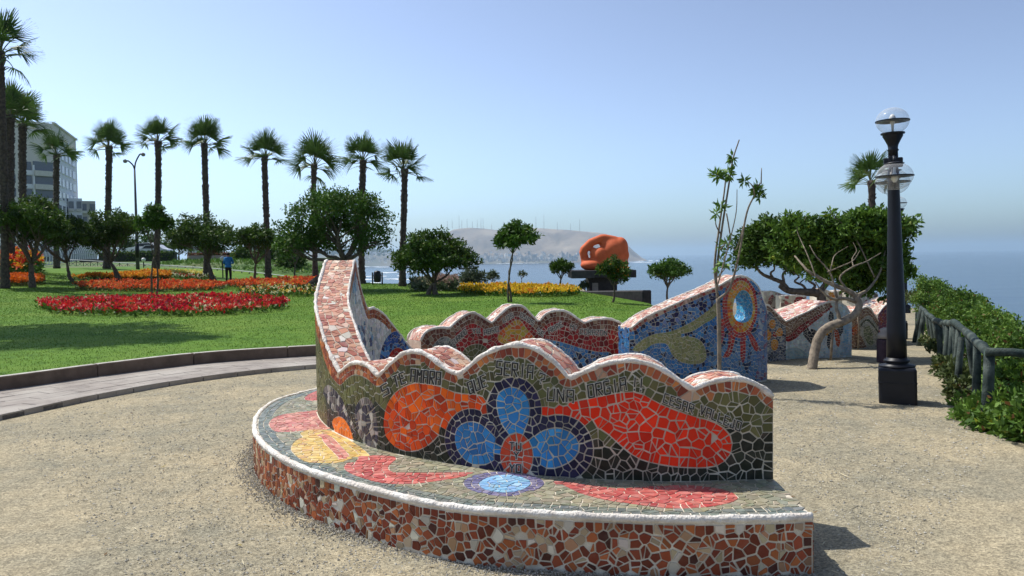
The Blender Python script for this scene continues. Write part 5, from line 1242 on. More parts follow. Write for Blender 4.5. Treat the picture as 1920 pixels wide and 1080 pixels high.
# ---------------------------------------------------------------- flower beds
def bed(label, poly_px, n, fcols, leafk='mid', h=.28, size=.09, lsize=.12, seed=1, dens=.75, surf=lawn_z, poly=None):
    o = empty('flower_bed', label, 'flower bed', 'flower beds on the lawn'); rg = np.random.default_rng(seed)
    if poly is None: poly = [tuple(HIT(x, y, surf).xy) for x, y in poly_px]
    P2 = closed(poly, 4); xs = [p[0] for p in P2]; ys = [p[1] for p in P2]; pts = []
    while len(pts) < n:
        x, y = rg.uniform(min(xs), max(xs)), rg.uniform(min(ys), max(ys))
        if inside(P2, x, y): pts.append((x, y, surf(x, y)))
    B = np.array(pts); m = int(n * 1.4); k = rg.integers(0, n, m)
    bump = np.array([.82 + .36 * noise.noise((p[0] * 1.1, p[1] * 1.1, seed)) + .25 * noise.noise((p[0] * 4, p[1] * 4, seed)) for p in pts])
    Lf = B[k].copy(); Lf[:, 2] += h * bump[k] * rg.random(m) * .85; Lf[:, :2] += rg.normal(size=(m, 2)) * .06
    np_mesh('foliage', leaves(Lf, np.tile([0, 0, 1.0], (m, 1)), lsize, .45, .6), 4, MAT['leaf'], o, cols=leaf_cols(m, k, n, leafk, rg))
    kk = np.nonzero(rg.random(n) < dens)[0]; T = B[kk].copy(); T[:, 2] += h * bump[kk] * (.72 + .4 * rg.random(len(kk)))
    q = []; C = []; pal = np.array([c for w, c in fcols]); w = np.array([w for w, c in fcols], float); w /= w.sum()
    # colours drift in patches
    pat = np.array([noise.noise((t[0] * .8, t[1] * .8, seed + 3)) for t in T]); ci = np.array([min(len(pal) - 1, int(np.searchsorted(np.cumsum(w), min(.999, max(0, rg.random() * .75 + .125 + .5 * v))))) for v in pat])
    for j in range(5):
        a = rg.random((len(T), 3)) - .5; q.append(leaves(T + a * size * .8, np.tile([0, 0, .8], (len(T), 1)), size, .6, .6)); C.append(pal[ci] * (0.75 + .5 * rg.random((len(T), 1))))
    np_mesh('blossoms', np.concatenate(q), 4, MAT['petal'], o, cols=np.clip(np.concatenate(C), 0, 1)); return o
CRIM = [(2.2, (.28, .008, .035)), (3, (.48, .012, .03)), (3, (.62, .02, .025)), (2, (.66, .07, .04)), (1.0, (.72, .30, .22)), (1.1, (.66, .62, .36))]
ORNG = [(3, (.62, .07, .025)), (3, (.68, .13, .03)), (1, (.70, .28, .08)), (.5, (.6, .03, .03))]
YELL = [(4, (.74, .42, .02)), (3, (.78, .55, .03)), (1, (.68, .26, .02))]
bed('long crimson flower bed nearest on the lawn', [(70, 577), (110, 590), (200, 594), (300, 595), (420, 592), (510, 585), (540, 575), (500, 569), (400, 564), (250, 566), (120, 570)], 3600, CRIM, 'mid', .27, .085, .13, 1, .62)
bed('orange-red flower bed behind the crimson one', [(140, 542), (200, 548), (300, 548), (400, 545), (422, 539), (380, 535), (280, 534), (180, 536)], 3000, ORNG, 'olive', .27, .10, .14, 2, .6)
bed('small orange flower bed around the leaning tree foot', [(2, 532), (20, 537), (60, 536), (84, 531), (60, 526), (20, 526)], 1100, [(3, (.62, .13, .01)), (1, (.66, .2, .02))], 'olive', .38, .10, .1, 3, .9)
bed('golden and orange flower bed by the paved walk', [(134, 518), (180, 525), (260, 526), (320, 522), (300, 515), (230, 512), (150, 513)], 2600, [(3, (.70, .34, .03)), (2, (.62, .17, .02)), (1, (.72, .5, .06))], 'olive', .3, .12, .13, 4, .8)
bed('tall red and yellow canna flowers at the picture edge', [(-30, 520), (10, 524), (60, 522), (82, 514), (60, 508), (0, 508)], 1300, [(2, (.72, .40, .03)), (2, (.66, .05, .02)), (1, (.75, .2, .03))], 'mid', 1.25, .20, .3, 5, .30)
bed('thin yellow flower strip in front of the far palms', [(304, 513), (340, 516), (388, 519), (400, 517), (360, 513), (320, 511)], 700, [(1, (.75, .62, .1)), (.5, (.75, .7, .3))], 'mid', .2, .11, .12, 6, .8)
bed('orange and red flower bed beside the foot of the dense tree', [(425, 537), (480, 541), (560, 542), (640, 540), (650, 530), (600, 527), (540, 529), (470, 532)], 2800, ORNG + [(1, (.72, .45, .08))], 'olive', .27, .11, .13, 7, .7)
bed('sparse leafy bed with few yellow flowers, behind the horn of the bench', [(450, 553), (500, 557), (570, 557), (600, 553), (590, 547), (520, 546), (470, 547)], 1300, [(2, (.7, .5, .1)), (1, (.7, .66, .4)), (1, (.6, .1, .03))], 'mid', .3, .08, .14, 8, .16)
bed('long yellow flower bed along the sea side of the lawn', [(860, 549), (900, 554), (970, 557), (1040, 557), (1086, 553), (1070, 548), (1000, 545), (930, 544), (880, 544)], 2600, YELL, 'mid', .27, .085, .12, 9, .5)
bed('low dark green planting with white buds, behind the orange-red bed', [(322, 521), (350, 526), (395, 527), (402, 523), (370, 520)], 700, [(1, (.7, .7, .5)), (1, (.5, .06, .03))], 'dark', .3, .09, .14, 10, .12)
bed('grey-green grassy tuft between the bin and the palm tree foot', [(770, 544), (790, 547), (815, 546), (812, 541), (785, 540)], 420, [(1, (.3, .26, .16))], 'grey', .55, .1, .22, 11, .15)
bed('dry pinkish shrub patch at the cliff edge under the wide tree', [(815, 545), (840, 547), (858, 546), (850, 541), (820, 541)], 380, [(1, (.34, .24, .2))], 'grey', .55, .12, .2, 12, .5)

# ---------------------------------------------------------------- hedge on the sea side
def hedge(label, lobes, n, leaf, seed, kind='light', clumps=400, cr=.14, name='hedge'):
    o = empty(name, label, 'hedge', 'greenery on the cliff edge'); rg = np.random.default_rng(seed)
    P, N, idx = lobes_cloud(lobes, n, clumps, cr, .35, .72, -.2, rg); C = leaf_cols(n, idx, clumps, kind, rg)
    brown = rg.random(n) < .02; C[brown] = (.16, .08, .03)
    np_mesh('foliage', leaves(P, N, leaf, .5, .65), 4, MAT['leaf'], o, cols=C)
    mb = MB(); r = random.Random(seed)
    for (c, rad) in lobes:
        for k in range(3):
            limb(mb, (c[0] + r.uniform(-.4, .4) * rad[0], c[1] + r.uniform(-.4, .4) * rad[1], c[2] - rad[2]), (c[0] + r.uniform(-.5, .5) * rad[0], c[1] + r.uniform(-.5, .5) * rad[1], c[2] + .5 * rad[2]), .015, .005, .15, 4, 4, seed + k)
    mb.build('stems', MAT['bark'], o, True); return o
def HL(x, y, Y, rx, ry): p = AT(x, y, Y); return ((p.x, p.y, p.z), (rx * Y / F, rx * Y / F * 1.1, ry * Y / F))
hedge('bright green hedge rising beyond the rustic fence, above the sea', [HL(1752, 566, 19, 30, 40), HL(1775, 585, 17.5, 38, 40), HL(1805, 595, 16, 44, 44), HL(1822, 618, 14.5, 52, 46), HL(1855, 622, 13.5, 46, 40), HL(1885, 645, 12.5, 50, 44), HL(1775, 622, 17, 36, 46), HL(1745, 545, 20, 20, 20), HL(1725, 530, 21, 10, 12), HL(1915, 668, 11, 50, 44), HL(1860, 675, 11.6, 46, 54), HL(1822, 660, 13.5, 44, 50)], 40000, .060, 71, 'hedge', 900, .15)
hedge('leafy ivy mass covering the ground around the near corner post', [HL(1915, 735, 8.6, 50, 50), HL(1890, 775, 7.9, 50, 42), HL(1925, 795, 7.2, 56, 44), HL(1868, 740, 9.2, 34, 50), HL(1836, 790, 7.9, 30, 26), HL(1870, 800, 7.45, 40, 26), HL(1950, 745, 8.3, 50, 76), HL(1980, 800, 6.9, 70, 60), HL(1815, 765, 8.6, 20, 16)], 17000, .072, 72, 'hedge', 460, .12, 'ivy')
hedge('low yellowish weeds along the foot of the rustic fence', [HL(1775, 690, 10.6, 22, 16), HL(1795, 705, 9.9, 24, 20), HL(1808, 735, 9.0, 22, 26), HL(1745, 650, 13, 16, 8), HL(1735, 640, 14.5, 10, 7)], 2300, .07, 73, 'olive', 110, .08, 'weeds')
hedge('far shrub at the end of the fence by the small lamp', [HL(1712, 558, 30, 12, 10), HL(1722, 566, 26, 12, 12)], 700, .12, 74, 'olive', 60, .15, 'shrub')

# ---------------------------------------------------------------- lamp posts
def mat_glass():
    m = bpy.data.materials.new('clear_globe'); m.use_nodes = True; n = m.node_tree.nodes; l = m.node_tree.links; n.remove(n['Principled BSDF'])
    t = n.new('ShaderNodeBsdfTransparent'); t.inputs[0].default_value = (.985, .985, .985, 1); g = n.new('ShaderNodeBsdfGlossy'); g.inputs['Roughness'].default_value = .03
    lw = n.new('ShaderNodeLayerWeight'); lw.inputs[0].default_value = .25; df = n.new('ShaderNodeBsdfDiffuse'); df.inputs[0].default_value = (.8, .8, .78, 1)
    mx = n.new('ShaderNodeMixShader'); mx.inputs[0].default_value = .07; l.new(t.outputs[0], mx.inputs[1]); l.new(g.outputs[0], mx.inputs[2])
    mr = n.new('ShaderNodeMapRange'); l.new(lw.outputs['Facing'], mr.inputs[0]); mr.inputs[3].default_value = .04; mr.inputs[4].default_value = .4
    m2 = n.new('ShaderNodeMixShader'); l.new(mr.outputs[0], m2.inputs[0]); l.new(mx.outputs[0], m2.inputs[1]); l.new(df.outputs[0], m2.inputs[2])
    l.new(m2.outputs[0], n['Material Output'].inputs[0]); return m
MAT['globe'] = mat_glass(); MAT['bulb'] = mat_flat('bulb_glass', (.78, .77, .72), .3)
def sphere_prof(r, zc, a0=-90, a1=90, n=14, sq=1.0): return [(max(.001, r * math.cos(math.radians(a0 + (a1 - a0) * i / n))), zc + sq * r * math.sin(math.radians(a0 + (a1 - a0) * i / n))) for i in range(n + 1)]
def lamp(label, base, H=3.28, tilt=0.0, rz=0.0):
    o = empty('lamp_post', label, 'lamp post', 'globe lamp posts along the path', base)
    k = H / 3.28
    bb = MB().box((0, 0, .185), (.385, .385, .43)).build('base', MAT['black'], o, bevel=.03)
    MB().box((0, 0, .235), (.392, .392, .012)).build('seam', MAT['black'], bb, bevel=.004)
    MB().lathe([(.19, .40), (.19, .415), (.12, .43), (.118, .45), (.135, .455), (.135, .475), (.112, .48), (.108, .50)], seg=24).build('collar', MAT['black'], o, True)
    MB().lathe([(.105, .50), (.10, .8), (.092, 1.2), (.078, 1.7), (.066, 2.2), (.060, 2.42), (.058, 2.60)], seg=20).build('pole', MAT['black'], o, True)
    MB().box((0, 0, 2.665), (.10, .10, .17)).box((0, 0, 2.675), (.195, .075, .105)).build('junction_box', MAT['black'], o, bevel=.012)
    MB().lathe([(.052, 2.74), (.05, 2.80), (.062, 2.81), (.05, 2.83), (.056, 2.87), (.085, 2.93), (.105, 2.965), (.105, 2.985), (.125, 2.99), (.125, 3.005), (.08, 3.01)], seg=20).build('finial_cup', MAT['black'], o, True)
    def globe(c, r, cap, sq=.86):
        g = MB().lathe(sphere_prof(r, c[2], -72, 90, 18, sq) , (c[0], c[1], 0), 28).build('globe', MAT['globe'], o, True)
        MB().lathe([(r * 1.0, c[2] - .006), (r * 1.035, c[2] - .006), (r * 1.035, c[2] + .006), (r * 1.0, c[2] + .006)], (c[0], c[1], 0), 28).build('ring', MAT['black'], g)
        MB().lathe([(.012, c[2] + (.10 if cap else -.14)), (.014, c[2] + (.04 if cap else -.05)), (.034, c[2] - (.0 if cap else -.01)), (.036, c[2] + (-.03 if cap else .04)), (.014, c[2] + (-.065 if cap else .075))], (c[0], c[1], 0), 12).build('bulb', MAT['bulb'], g, True)
        if cap: MB().lathe([(.085, c[2] + r * sq * .88), (.10, c[2] + r * sq * .90), (.10, c[2] + r * sq * .93), (.03, c[2] + r * sq * 1.06)], (c[0], c[1], 0), 20).build('cap', MAT['black'], g, True)
    globe((0, 0, 3.135), .172, False)
    for sy in (-1, 1):
        MB().tube([(0, sy * .04, 2.69), (0, sy * .2, 2.72), (0, sy * .36, 2.70), (0, sy * .40, 2.65)], .014, 8).build('arm', MAT['black'], o, True)
        globe((0, sy * .40, 2.49), .185, True, .8)
    o.rotation_euler = (0, tilt, rz); o.scale = (k, k, k); return o
b = G(1683, 753, 0)
lamp('black lamp post with clear globes on square base, nearest on the path', b, 3.28, math.radians(-1.2), -.42)
p = AT(1684, 600, 18); lamp('second globe lamp, hidden behind the nearest lamp post', Vector((p.x, 18, land_z(p.x, 18))), 3.2, 0, -.4)
p = AT(1697, 590, 38); lamp('far small globe lamp at the end of the fence', Vector((p.x, 38, land_z(p.x, 38))), 3.2)
p = AT(877, 540, 38.5); l4 = empty('lamp_post', 'small black cross-armed lamp against the bay', 'lamp post', None, Vector((p.x, 38.5, lawn_z(p.x, 38.5) - .4)))
h = 1.7 - (503 - 481) * 38.5 / F - l4.location.z
MB().tube([(0, 0, 0), (0, 0, h)], [.07, .05], 8).build('pole', MAT['black'], l4); MB().box((0, 0, h - .03), (.85, .07, .07)).build('arm', MAT['black'], l4); MB().lathe([(.03, h), (.06, h + .1), (.04, h + .22), (.09, h + .3), (.02, h + .42)], seg=10).build('finial', MAT['black'], l4)
for s_ in (-.38, .38): MB().lathe([(.02, h), (.09, h + .03), (.09, h + .07), (.03, h + .09)], (s_, 0, 0), 10).build('lamp_cap', MAT['black'], l4)
p = AT(826, 540, 36); l5 = empty('lamp_post', 'thin dark post with short slanted head, right of the sea-side palm', 'post', None, Vector((p.x, 36, .1)))
MB().tube([(0, 0, -.2), (0, 0, .74)], .05, 8).build('pole', MAT['black'], l5); MB().tube([(-.05, 0, .66), (.1, 0, .84)], .035, 6).build('head', MAT['black'], l5)

# ---------------------------------------------------------------- rustic fence on the cliff side
fence = empty('rustic_fence', 'rustic green-black log fence along the cliff side of the path', 'fence')
TOPS = [(1853, 662, 7.75), (1812, 622, 9.3), (1788, 604, 10.6), (1768, 607, 11.8), (1752, 600, 13.2), (1738, 588, 15), (1728, 578, 17.2), (1720, 570, 20)]
tp = [AT(*t) for t in TOPS]; rr = random.Random(8)
for i, (a, b_) in enumerate(zip(tp, tp[1:])):
    P = [a.lerp(b_, f) + Vector((0, 0, .012 * rr.uniform(-1, 1))) for f in (0, .25, .5, .75, 1)]
    e = (P[-1] - P[0]).normalized() * .03; P[0] -= e; P[-1] += e
    MB().tube(P, [.047 * rr.uniform(.85, 1.12) * (1 if i < 4 else .95) for _ in P], 9).build('rail', MAT['wood_green'], fence, True)
def fpost(x, y, Y, dx, r_, foot_px=None):
    t = AT(x, y, Y); zb = land_z(t.x, Y) - .12; d = Vector((dx, rr.uniform(-.03, .03), 0)); b_ = Vector((t.x, t.y, zb)) + d
    MB().tube([b_, b_.lerp(t, .35) + Vector((rr.uniform(-.01, .01), 0, 0)), b_.lerp(t, .7), t], [r_ * .95, r_ * .88, r_ * .82, r_ * .78], 9).build('post', MAT['wood_green'], fence, True)
fpost(1855, 657, 7.72, .0, .062)
for x, y, Y, dx, r_ in [(1832, 645, 8.6, .0, .05), (1815, 625, 9.25, .13, .05), (1803, 632, 9.5, -.08, .045), (1790, 604, 10.5, .06, .055), (1797, 618, 10.1, -.04, .04), (1778, 606, 11.2, -.06, .05), (1772, 607, 11.5, .05, .045), (1763, 606, 12.2, .0, .045), (1757, 602, 12.7, .09, .045), (1750, 598, 13.4, .12, .045), (1743, 592, 14.2, .12, .045),
                        (1737, 588, 15.0, .14, .045), (1733, 584, 15.6, -.12, .06), (1728, 578, 16.6, -.14, .06), (1724, 574, 18, -.06, .05), (1720, 570, 19.6, 0, .06), (1786, 606, 10.8, -.03, .045)]: fpost(x, y, Y, dx, r_)
a = AT(1848, 660, 7.7); b_ = AT(2010, 668, 7.55); MB().tube([a, a.lerp(b_, .3) + Vector((0, 0, .008)), a.lerp(b_, .7) - Vector((0, 0, .008)), b_], [.042, .04, .043, .04], 9).build('rail', MAT['wood_green'], fence, True)
a = AT(1893, 788, 7.6); b_ = AT(2010, 782, 7.5); MB().tube([a, a.lerp(b_, .5) + Vector((0, 0, .02)), b_], .03, 8).build('rail', MAT['wood_green'], fence, True)
fpost(1990, 660, 7.55, 0, .06)

# small things by the path
p = G(1557, 674, 0); st = MB().tube([p - Vector((0, 0, .1)), AT(1560, 640, p.y), AT(1564, 605, p.y)], [.022, .02, .018], 7).build('support_stake', MAT['bark_pale'], smooth=True); tag(st, 'thin wooden stake in front of the pale wave wall', 'stake')
p = G(1609, 652, -.1); st = MB().tube([p - Vector((0, 0, .1)), AT(1610, 610, p.y), AT(1607, 570, p.y)], [.02, .018, .015], 7).build('support_stake', MAT['bark_pale'], smooth=True); tag(st, 'thin wooden stake in front of the olive leaf wall', 'stake')
p = G(1662, 679, 0); o = empty('stone_bollard', 'squat dark bollard with pale stone cap, half hidden behind the lamp post', 'bollard', None, p)
MB().box((0, 0, .17), (.22, .22, .36)).build('body', mat_noise('dark_plum', (.03, .018, .03), (.05, .03, .045), 8), o, bevel=.02)
MB().lathe([(.05, .35), (.12, .37), (.13, .42), (.09, .46), (.10, .50), (.04, .53)], seg=12).build('cap', mat_noise('weathered_stone', (.2, .18, .17), (.3, .28, .26), 9), o, True)

# ---------------------------------------------------------------- sculpture, pedestal, plinth
YP = 33.0; pb = AT(1128, 545, YP)
ped = empty('sculpture_pedestal', 'black T-shaped stone pedestal under the red sculpture', 'pedestal')
def PX(x, y, d=0): return AT(x, y, YP + d)
zt, zm, zb = PX(1128, 506).z, PX(1128, 520).z, PX(1128, 560).z
c = PX(1127, 513); MB().box((c.x, YP, (zt + zm) / 2), ((1187 - 1068) * YP / F, 1.9, zt - zm)).build('table_slab', MAT['darkstone'], ped, bevel=.02)
MB().box((PX(1089, 513).x, YP - .98, (zt + zm) / 2 - .005), ((1111 - 1069) * YP / F, .06, (zt - zm) * .98)).build('front_block', mat_noise('grey_stone', (.06, .06, .062), (.04, .04, .043), 8), ped, bevel=.01)
cx = PX(1128, 530).x; w = (1152 - 1101) * YP / F; V = []
for dy in (-.6, .6):
    for z, ww in ((zb, w), (zm - .25, w), (zm - .08, w * 1.06), (zm + .001, w * 1.16)): V += [(cx - ww / 2, YP + dy, z), (cx + ww / 2, YP + dy, z)]
Fc = [(2 * i, 2 * i + 1, 2 * i + 3, 2 * i + 2) for i in range(3)] + [(8 + 2 * i, 10 + 2 * i, 11 + 2 * i, 9 + 2 * i) for i in range(3)] + [(2 * i, 2 * i + 2, 10 + 2 * i, 8 + 2 * i) for i in range(3)] + [(2 * i + 1, 9 + 2 * i, 11 + 2 * i, 3 + 2 * i) for i in range(3)]
mesh_obj('stem', V, Fc, MAT['darkstone'], ped)
q = PX(1113, 537); MB().box((q.x, YP - .62, q.z), (.24, .03, .33)).build('plaque', mat_flat('grey_plaque', (.22, .2, .18), .5), ped)
# generic rounded terracotta forms in place of the sculpture
sc = bmesh.new()
def blob(x, y, rx, ry, dy=0, rd=None, rot=0):
    p = PX(x, y, dy); k = YP / F; m = Matrix.Translation(p) @ Matrix.Rotation(rot, 4, 'Y') @ Matrix.Diagonal((rx * k, (rd or min(rx, ry)) * k, ry * k, 1)); bmesh.ops.create_icosphere(sc, subdivisions=3, radius=1, matrix=m)
for k in range(15):                           # a thick bent loop over a rounded mass
    f = k / 14; x = interp(f, [0, .25, .5, .75, 1], [1098, 1093, 1108, 1130, 1152]); y = interp(f, [0, .25, .5, .75, 1], [494, 470, 455, 446, 450]); blob(x, y, 8, 8, 0, 9)
for a in [(1150, 472, 24, 26, 0, 22), (1163, 464, 15, 20, 0, 17), (1110, 497, 22, 11, -.1, 20), (1132, 494, 24, 12, 0, 22), (1155, 494, 24, 13, 0, 22), (1126, 480, 13, 17, -.2, 12), (1140, 458, 16, 12, 0, 13), (1114, 476, 8, 12, -.1, 9), (1171, 478, 9, 12, 0, 10)]: blob(*a)
me = bpy.data.meshes.new('abstract_sculpture'); sc.to_mesh(me); sc.free(); me.materials.append(MAT['terracotta']); so = link(bpy.data.objects.new('abstract_sculpture', me))
zmin = min(v.co.z for v in me.vertices)
for v in me.vertices: v.co.z = max(v.co.z, zt - .01)
m = so.modifiers.new('remesh', 'REMESH'); m.mode = 'VOXEL'; m.voxel_size = .045; m.use_smooth_shade = True; m = so.modifiers.new('smooth', 'SMOOTH'); m.factor = .6; m.iterations = 7
tag(so, 'rounded orange-red abstract sculpture on the black pedestal', 'sculpture')
pl = [PX(1090, 551, -1.0), AT(1125, 552, 30.6), AT(1170, 554, 29.2), AT(1214, 557, 28.0)]; pl = spline([(p.x, p.y, 0) for p in pl], 5)
o = strip_block(offs(pl, .2), offs(pl, -.2), -.3, .42, 'low_plinth_wall', MAT['darkstone'], None, .04); o.name = 'low_wall'
for v in o.data.vertices:
    if v.co.z > 0: v.co.z = 1.7 - (545.5 - 477.5 + .012 * 0) * v.co.y / F
tag(o, 'low curved black wall at the foot of the pedestal', 'wall')
# double arch of mosaic seat far behind the yellow bed
for i, (x0, x1, yt) in enumerate([(982, 1012, 532.5), (1012, 1042, 531.5)]):
    P = []
    for k in range(13):
        a = math.pi * k / 12; P.append(AT((x0 + x1) / 2 - math.cos(a) * (x1 - x0) / 2, 545 - math.sin(a) * (545 - yt), 36))
    o = MB().tube(P, .06, 6).build('bench_arch', mat_noise('pink_mosaic', (.30, .22, .2), (.2, .14, .13), 25)); tag(o, ['pinkish arch behind the yellow bed, nearer the twin-stemmed tree', 'pinkish arch behind the yellow bed, nearer the pedestal'][i], 'bench back')

# ---------------------------------------------------------------- litter bin and low cliff rail
p = AT(708, 541, 39); o = empty('litter_bin', 'black oval litter bin hung between two posts at the lawn edge', 'litter bin', None, Vector((p.x, 39, lawn_z(p.x, 39))))
s = 39 / F; H = 27 * s
MB().lathe([(.10, .10), (.17, .14), (.185, .3), (.185, .5), (.17, .6), (.12, .66), (.03, .68)], seg=16).build('drum', MAT['black'], o, True)
for sx in (-9, 9): MB().tube([(sx * s, 0, -.1), (sx * s, 0, H * .84)], .035, 8).build('post', MAT['black'], o); MB().tube([(sx * s, 0, .42), (sx * s * .6, 0, .42)], .02, 6).build('pivot', MAT['black'], o)
r1 = empty('low_rail', 'low dark rail at the cliff edge behind the litter bin', 'railing')
a, b_ = AT(686, 534, 41), AT(752, 540, 39.5)
for i in range(6):
    q = a.lerp(b_, i / 5); MB().tube([q - Vector((0, 0, .4)), q + Vector((0, 0, .06))], .03, 6).build('post', MAT['black'], r1)
MB().tube([a, b_], .028, 6).build('rail', MAT['black'], r1); MB().tube([a - Vector((0, 0, .2)), b_ - Vector((0, 0, .2))], .02, 6).build('rail', MAT['black'], r1)

# ---------------------------------------------------------------- person standing by the far bed
pp = HIT(429, 534, lawn_z); s = pp.y / F; PH = 1.66
per = empty('person', 'person in blue jacket and black trousers standing on the lawn, seen from behind', 'person', None, pp)
J = {'pelvis': (0, 0, .90), 'waist': (0, .0, 1.05), 'chest': (0, -.01, 1.27), 'neckb': (0, 0, 1.42), 'neck': (0, .01, 1.47), 'head': (0, .03, 1.545), 'crown': (0, .02, 1.61),
     'shl': (-.17, 0, 1.37), 'ell': (-.25, .04, 1.10), 'wrl': (-.08, .21, 1.09), 'hal': (-.02, .23, 1.11), 'shr': (.17, 0, 1.37), 'elr': (.25, .04, 1.10), 'wrr': (.08, .22, 1.12), 'har': (.02, .25, 1.13),
     'hil': (-.09, 0, .86), 'knl': (-.10, .02, .47), 'anl': (-.105, -.02, .08), 'tol': (-.12, .13, .035), 'hir': (.09, 0, .86), 'knr': (.10, .02, .47), 'anr': (.105, -.02, .08), 'tor': (.12, .13, .035)}
RA = {'pelvis': .135, 'waist': .135, 'chest': .15, 'neckb': .08, 'neck': .055, 'head': .085, 'crown': .06, 'shl': .075, 'ell': .052, 'wrl': .036, 'hal': .036, 'shr': .075, 'elr': .052, 'wrr': .036, 'har': .036, 'hil': .095, 'knl': .068, 'anl': .05, 'tol': .04, 'hir': .095, 'knr': .068, 'anr': .05, 'tor': .04}
E = [('pelvis', 'waist'), ('waist', 'chest'), ('chest', 'neckb'), ('neckb', 'neck'), ('neck', 'head'), ('head', 'crown'), ('chest', 'shl'), ('shl', 'ell'), ('ell', 'wrl'), ('wrl', 'hal'), ('chest', 'shr'), ('shr', 'elr'), ('elr', 'wrr'), ('wrr', 'har'), ('pelvis', 'hil'), ('hil', 'knl'), ('knl', 'anl'), ('anl', 'tol'), ('pelvis', 'hir'), ('hir', 'knr'), ('knr', 'anr'), ('anr', 'tor')]
for sd, sg in (('l', 1), ('r', -1)):
    w_ = Vector(J['ha' + sd])
    for k in range(5):
        n1, n2 = 'f%s%da' % (sd, k), 'f%s%db' % (sd, k); ln = (.055, .075, .08, .075, .06)[k]
        d = Vector((sg * .7, .2, .45)) if k == 0 else Vector((sg * .95, .12 - .05 * k, .30 - .17 * k)); d.normalize()
        J[n1] = tuple(w_ + d * .045); J[n2] = tuple(w_ + d * (.045 + ln) + Vector((0, -.02, 0))); RA[n1] = .010; RA[n2] = .008; E += [('ha' + sd, n1), (n1, n2)]
nm = list(J); me = bpy.data.meshes.new('body'); me.from_pydata([J[k] for k in nm], [(nm.index(a), nm.index(b)) for a, b in E], []); tmp = bpy.data.objects.new('body_skin', me); link(tmp)
m = tmp.modifiers.new('skin', 'SKIN'); m.use_smooth_shade = True
for i, k in enumerate(nm): me.skin_vertices[0].data[i].radius = (RA[k] * (1.15 if k in ('chest', 'waist', 'pelvis') else 1), RA[k]); me.skin_vertices[0].data[i].use_root = (k == 'pelvis')
tmp.modifiers.new('sub', 'SUBSURF').levels = 1; tmp.modifiers['sub'].render_levels = 1
dg = bpy.context.evaluated_depsgraph_get(); bm_ = bpy.data.meshes.new_from_object(tmp.evaluated_get(dg)); bpy.data.objects.remove(tmp)
jk = mat_noise('blue_jacket', (.012, .13, .36), (.02, .19, .46), 6, .8); tr = mat_noise('black_trousers', (.008, .008, .01), (.014, .014, .017), 9, .8); skn = mat_noise('skin', (.34, .19, .12), (.28, .15, .1), 8, .6)
bm_.materials.clear()
for x in (jk, tr, skn): bm_.materials.append(x)
for pg in bm_.polygons:
    c = pg.center; hand = c.y > .19 and 1.0 < c.z < 1.25 and abs(c.x) < .09
    pg.material_index = 1 if c.z < .93 else (2 if (c.z > 1.46 or hand) else 0)
    pg.use_smooth = True
bd = link(bpy.data.objects.new('body', bm_), per)
hr_ = MB().lathe(sphere_prof(.092, 1.585, -35, 90, 8, .95), (0, .01, 0), 14).build('hair', mat_noise('dark_hair', (.01, .008, .007), (.02, .016, .013), 30), per, True)
fc = MB()
for sx in (-.03, .03): fc.lathe(sphere_prof(.010, 1.56, -90, 90, 4), (sx, .112, 0), 6)
fc.lathe([(.012, 1.525), (.010, 1.54), (.003, 1.555)], (0, .118, 0), 6); fc.box((0, .112, 1.505), (.04, .012, .008)); fc.box((-.088, .02, 1.545), (.014, .03, .05)); fc.box((.088, .02, 1.545), (.014, .03, .05))
fc.build('face', skn, per, True)
hem = MB().lathe([(.165, .90), (.172, .93), (.168, .98), (.150, 1.0)], seg=16).build('jacket_hem', jk, per, True)

# ---------------------------------------------------------------- twin-armed street lamp
p = AT(259, 520, 56); sl = empty('street_lamp', 'tall twin-armed grey street lamp between two palms', 'street lamp', None, Vector((p.x, 56, lawn_z(p.x, 56) - .1)))
z0 = sl.location.z; ht = AT(259, 316, 56).z - z0; s = 56 / F
MB().tube([(0, 0, 0), (0, 0, ht * .35), (0, 0, ht)], [.13, .10, .06], 10).build('pole', mat_noise('lamp_grey', (.10, .10, .11), (.06, .06, .07), 3, .5), sl, True)
MB().tube([(0, 0, .9), (0, 0, 2.0)], [.145, .135], 10).build('paint_band', MAT['black'], sl, True)
for dx, yt in ((-19, 303), (19, 291)):
    zt_ = AT(259, yt, 56).z - z0
    P = spline([(0, 0, ht - .05), (dx * s * .15, 0, ht + (zt_ - ht) * .5), (dx * s * .55, 0, zt_ + .04), (dx * s * .75, 0, zt_ + .05)], 6); a_ = MB().tube(P, .05, 8).build('arm', MAT['black'], sl, True)
    MB().lathe([(.02, 0), (.13, .03), (.16, .09), (.10, .17), (.02, .19)], seg=12)
    hd = MB(); hd.tube([(dx * s * .7, 0, zt_ + .04), (dx * s * .85, 0, zt_ + .05), (dx * s * 1.05, 0, zt_ + .02)], [.06, .15, .10], 10); hd.build('lamp_head', mat_flat('lamp_head_grey', (.28, .27, .26), .5), a_, True)

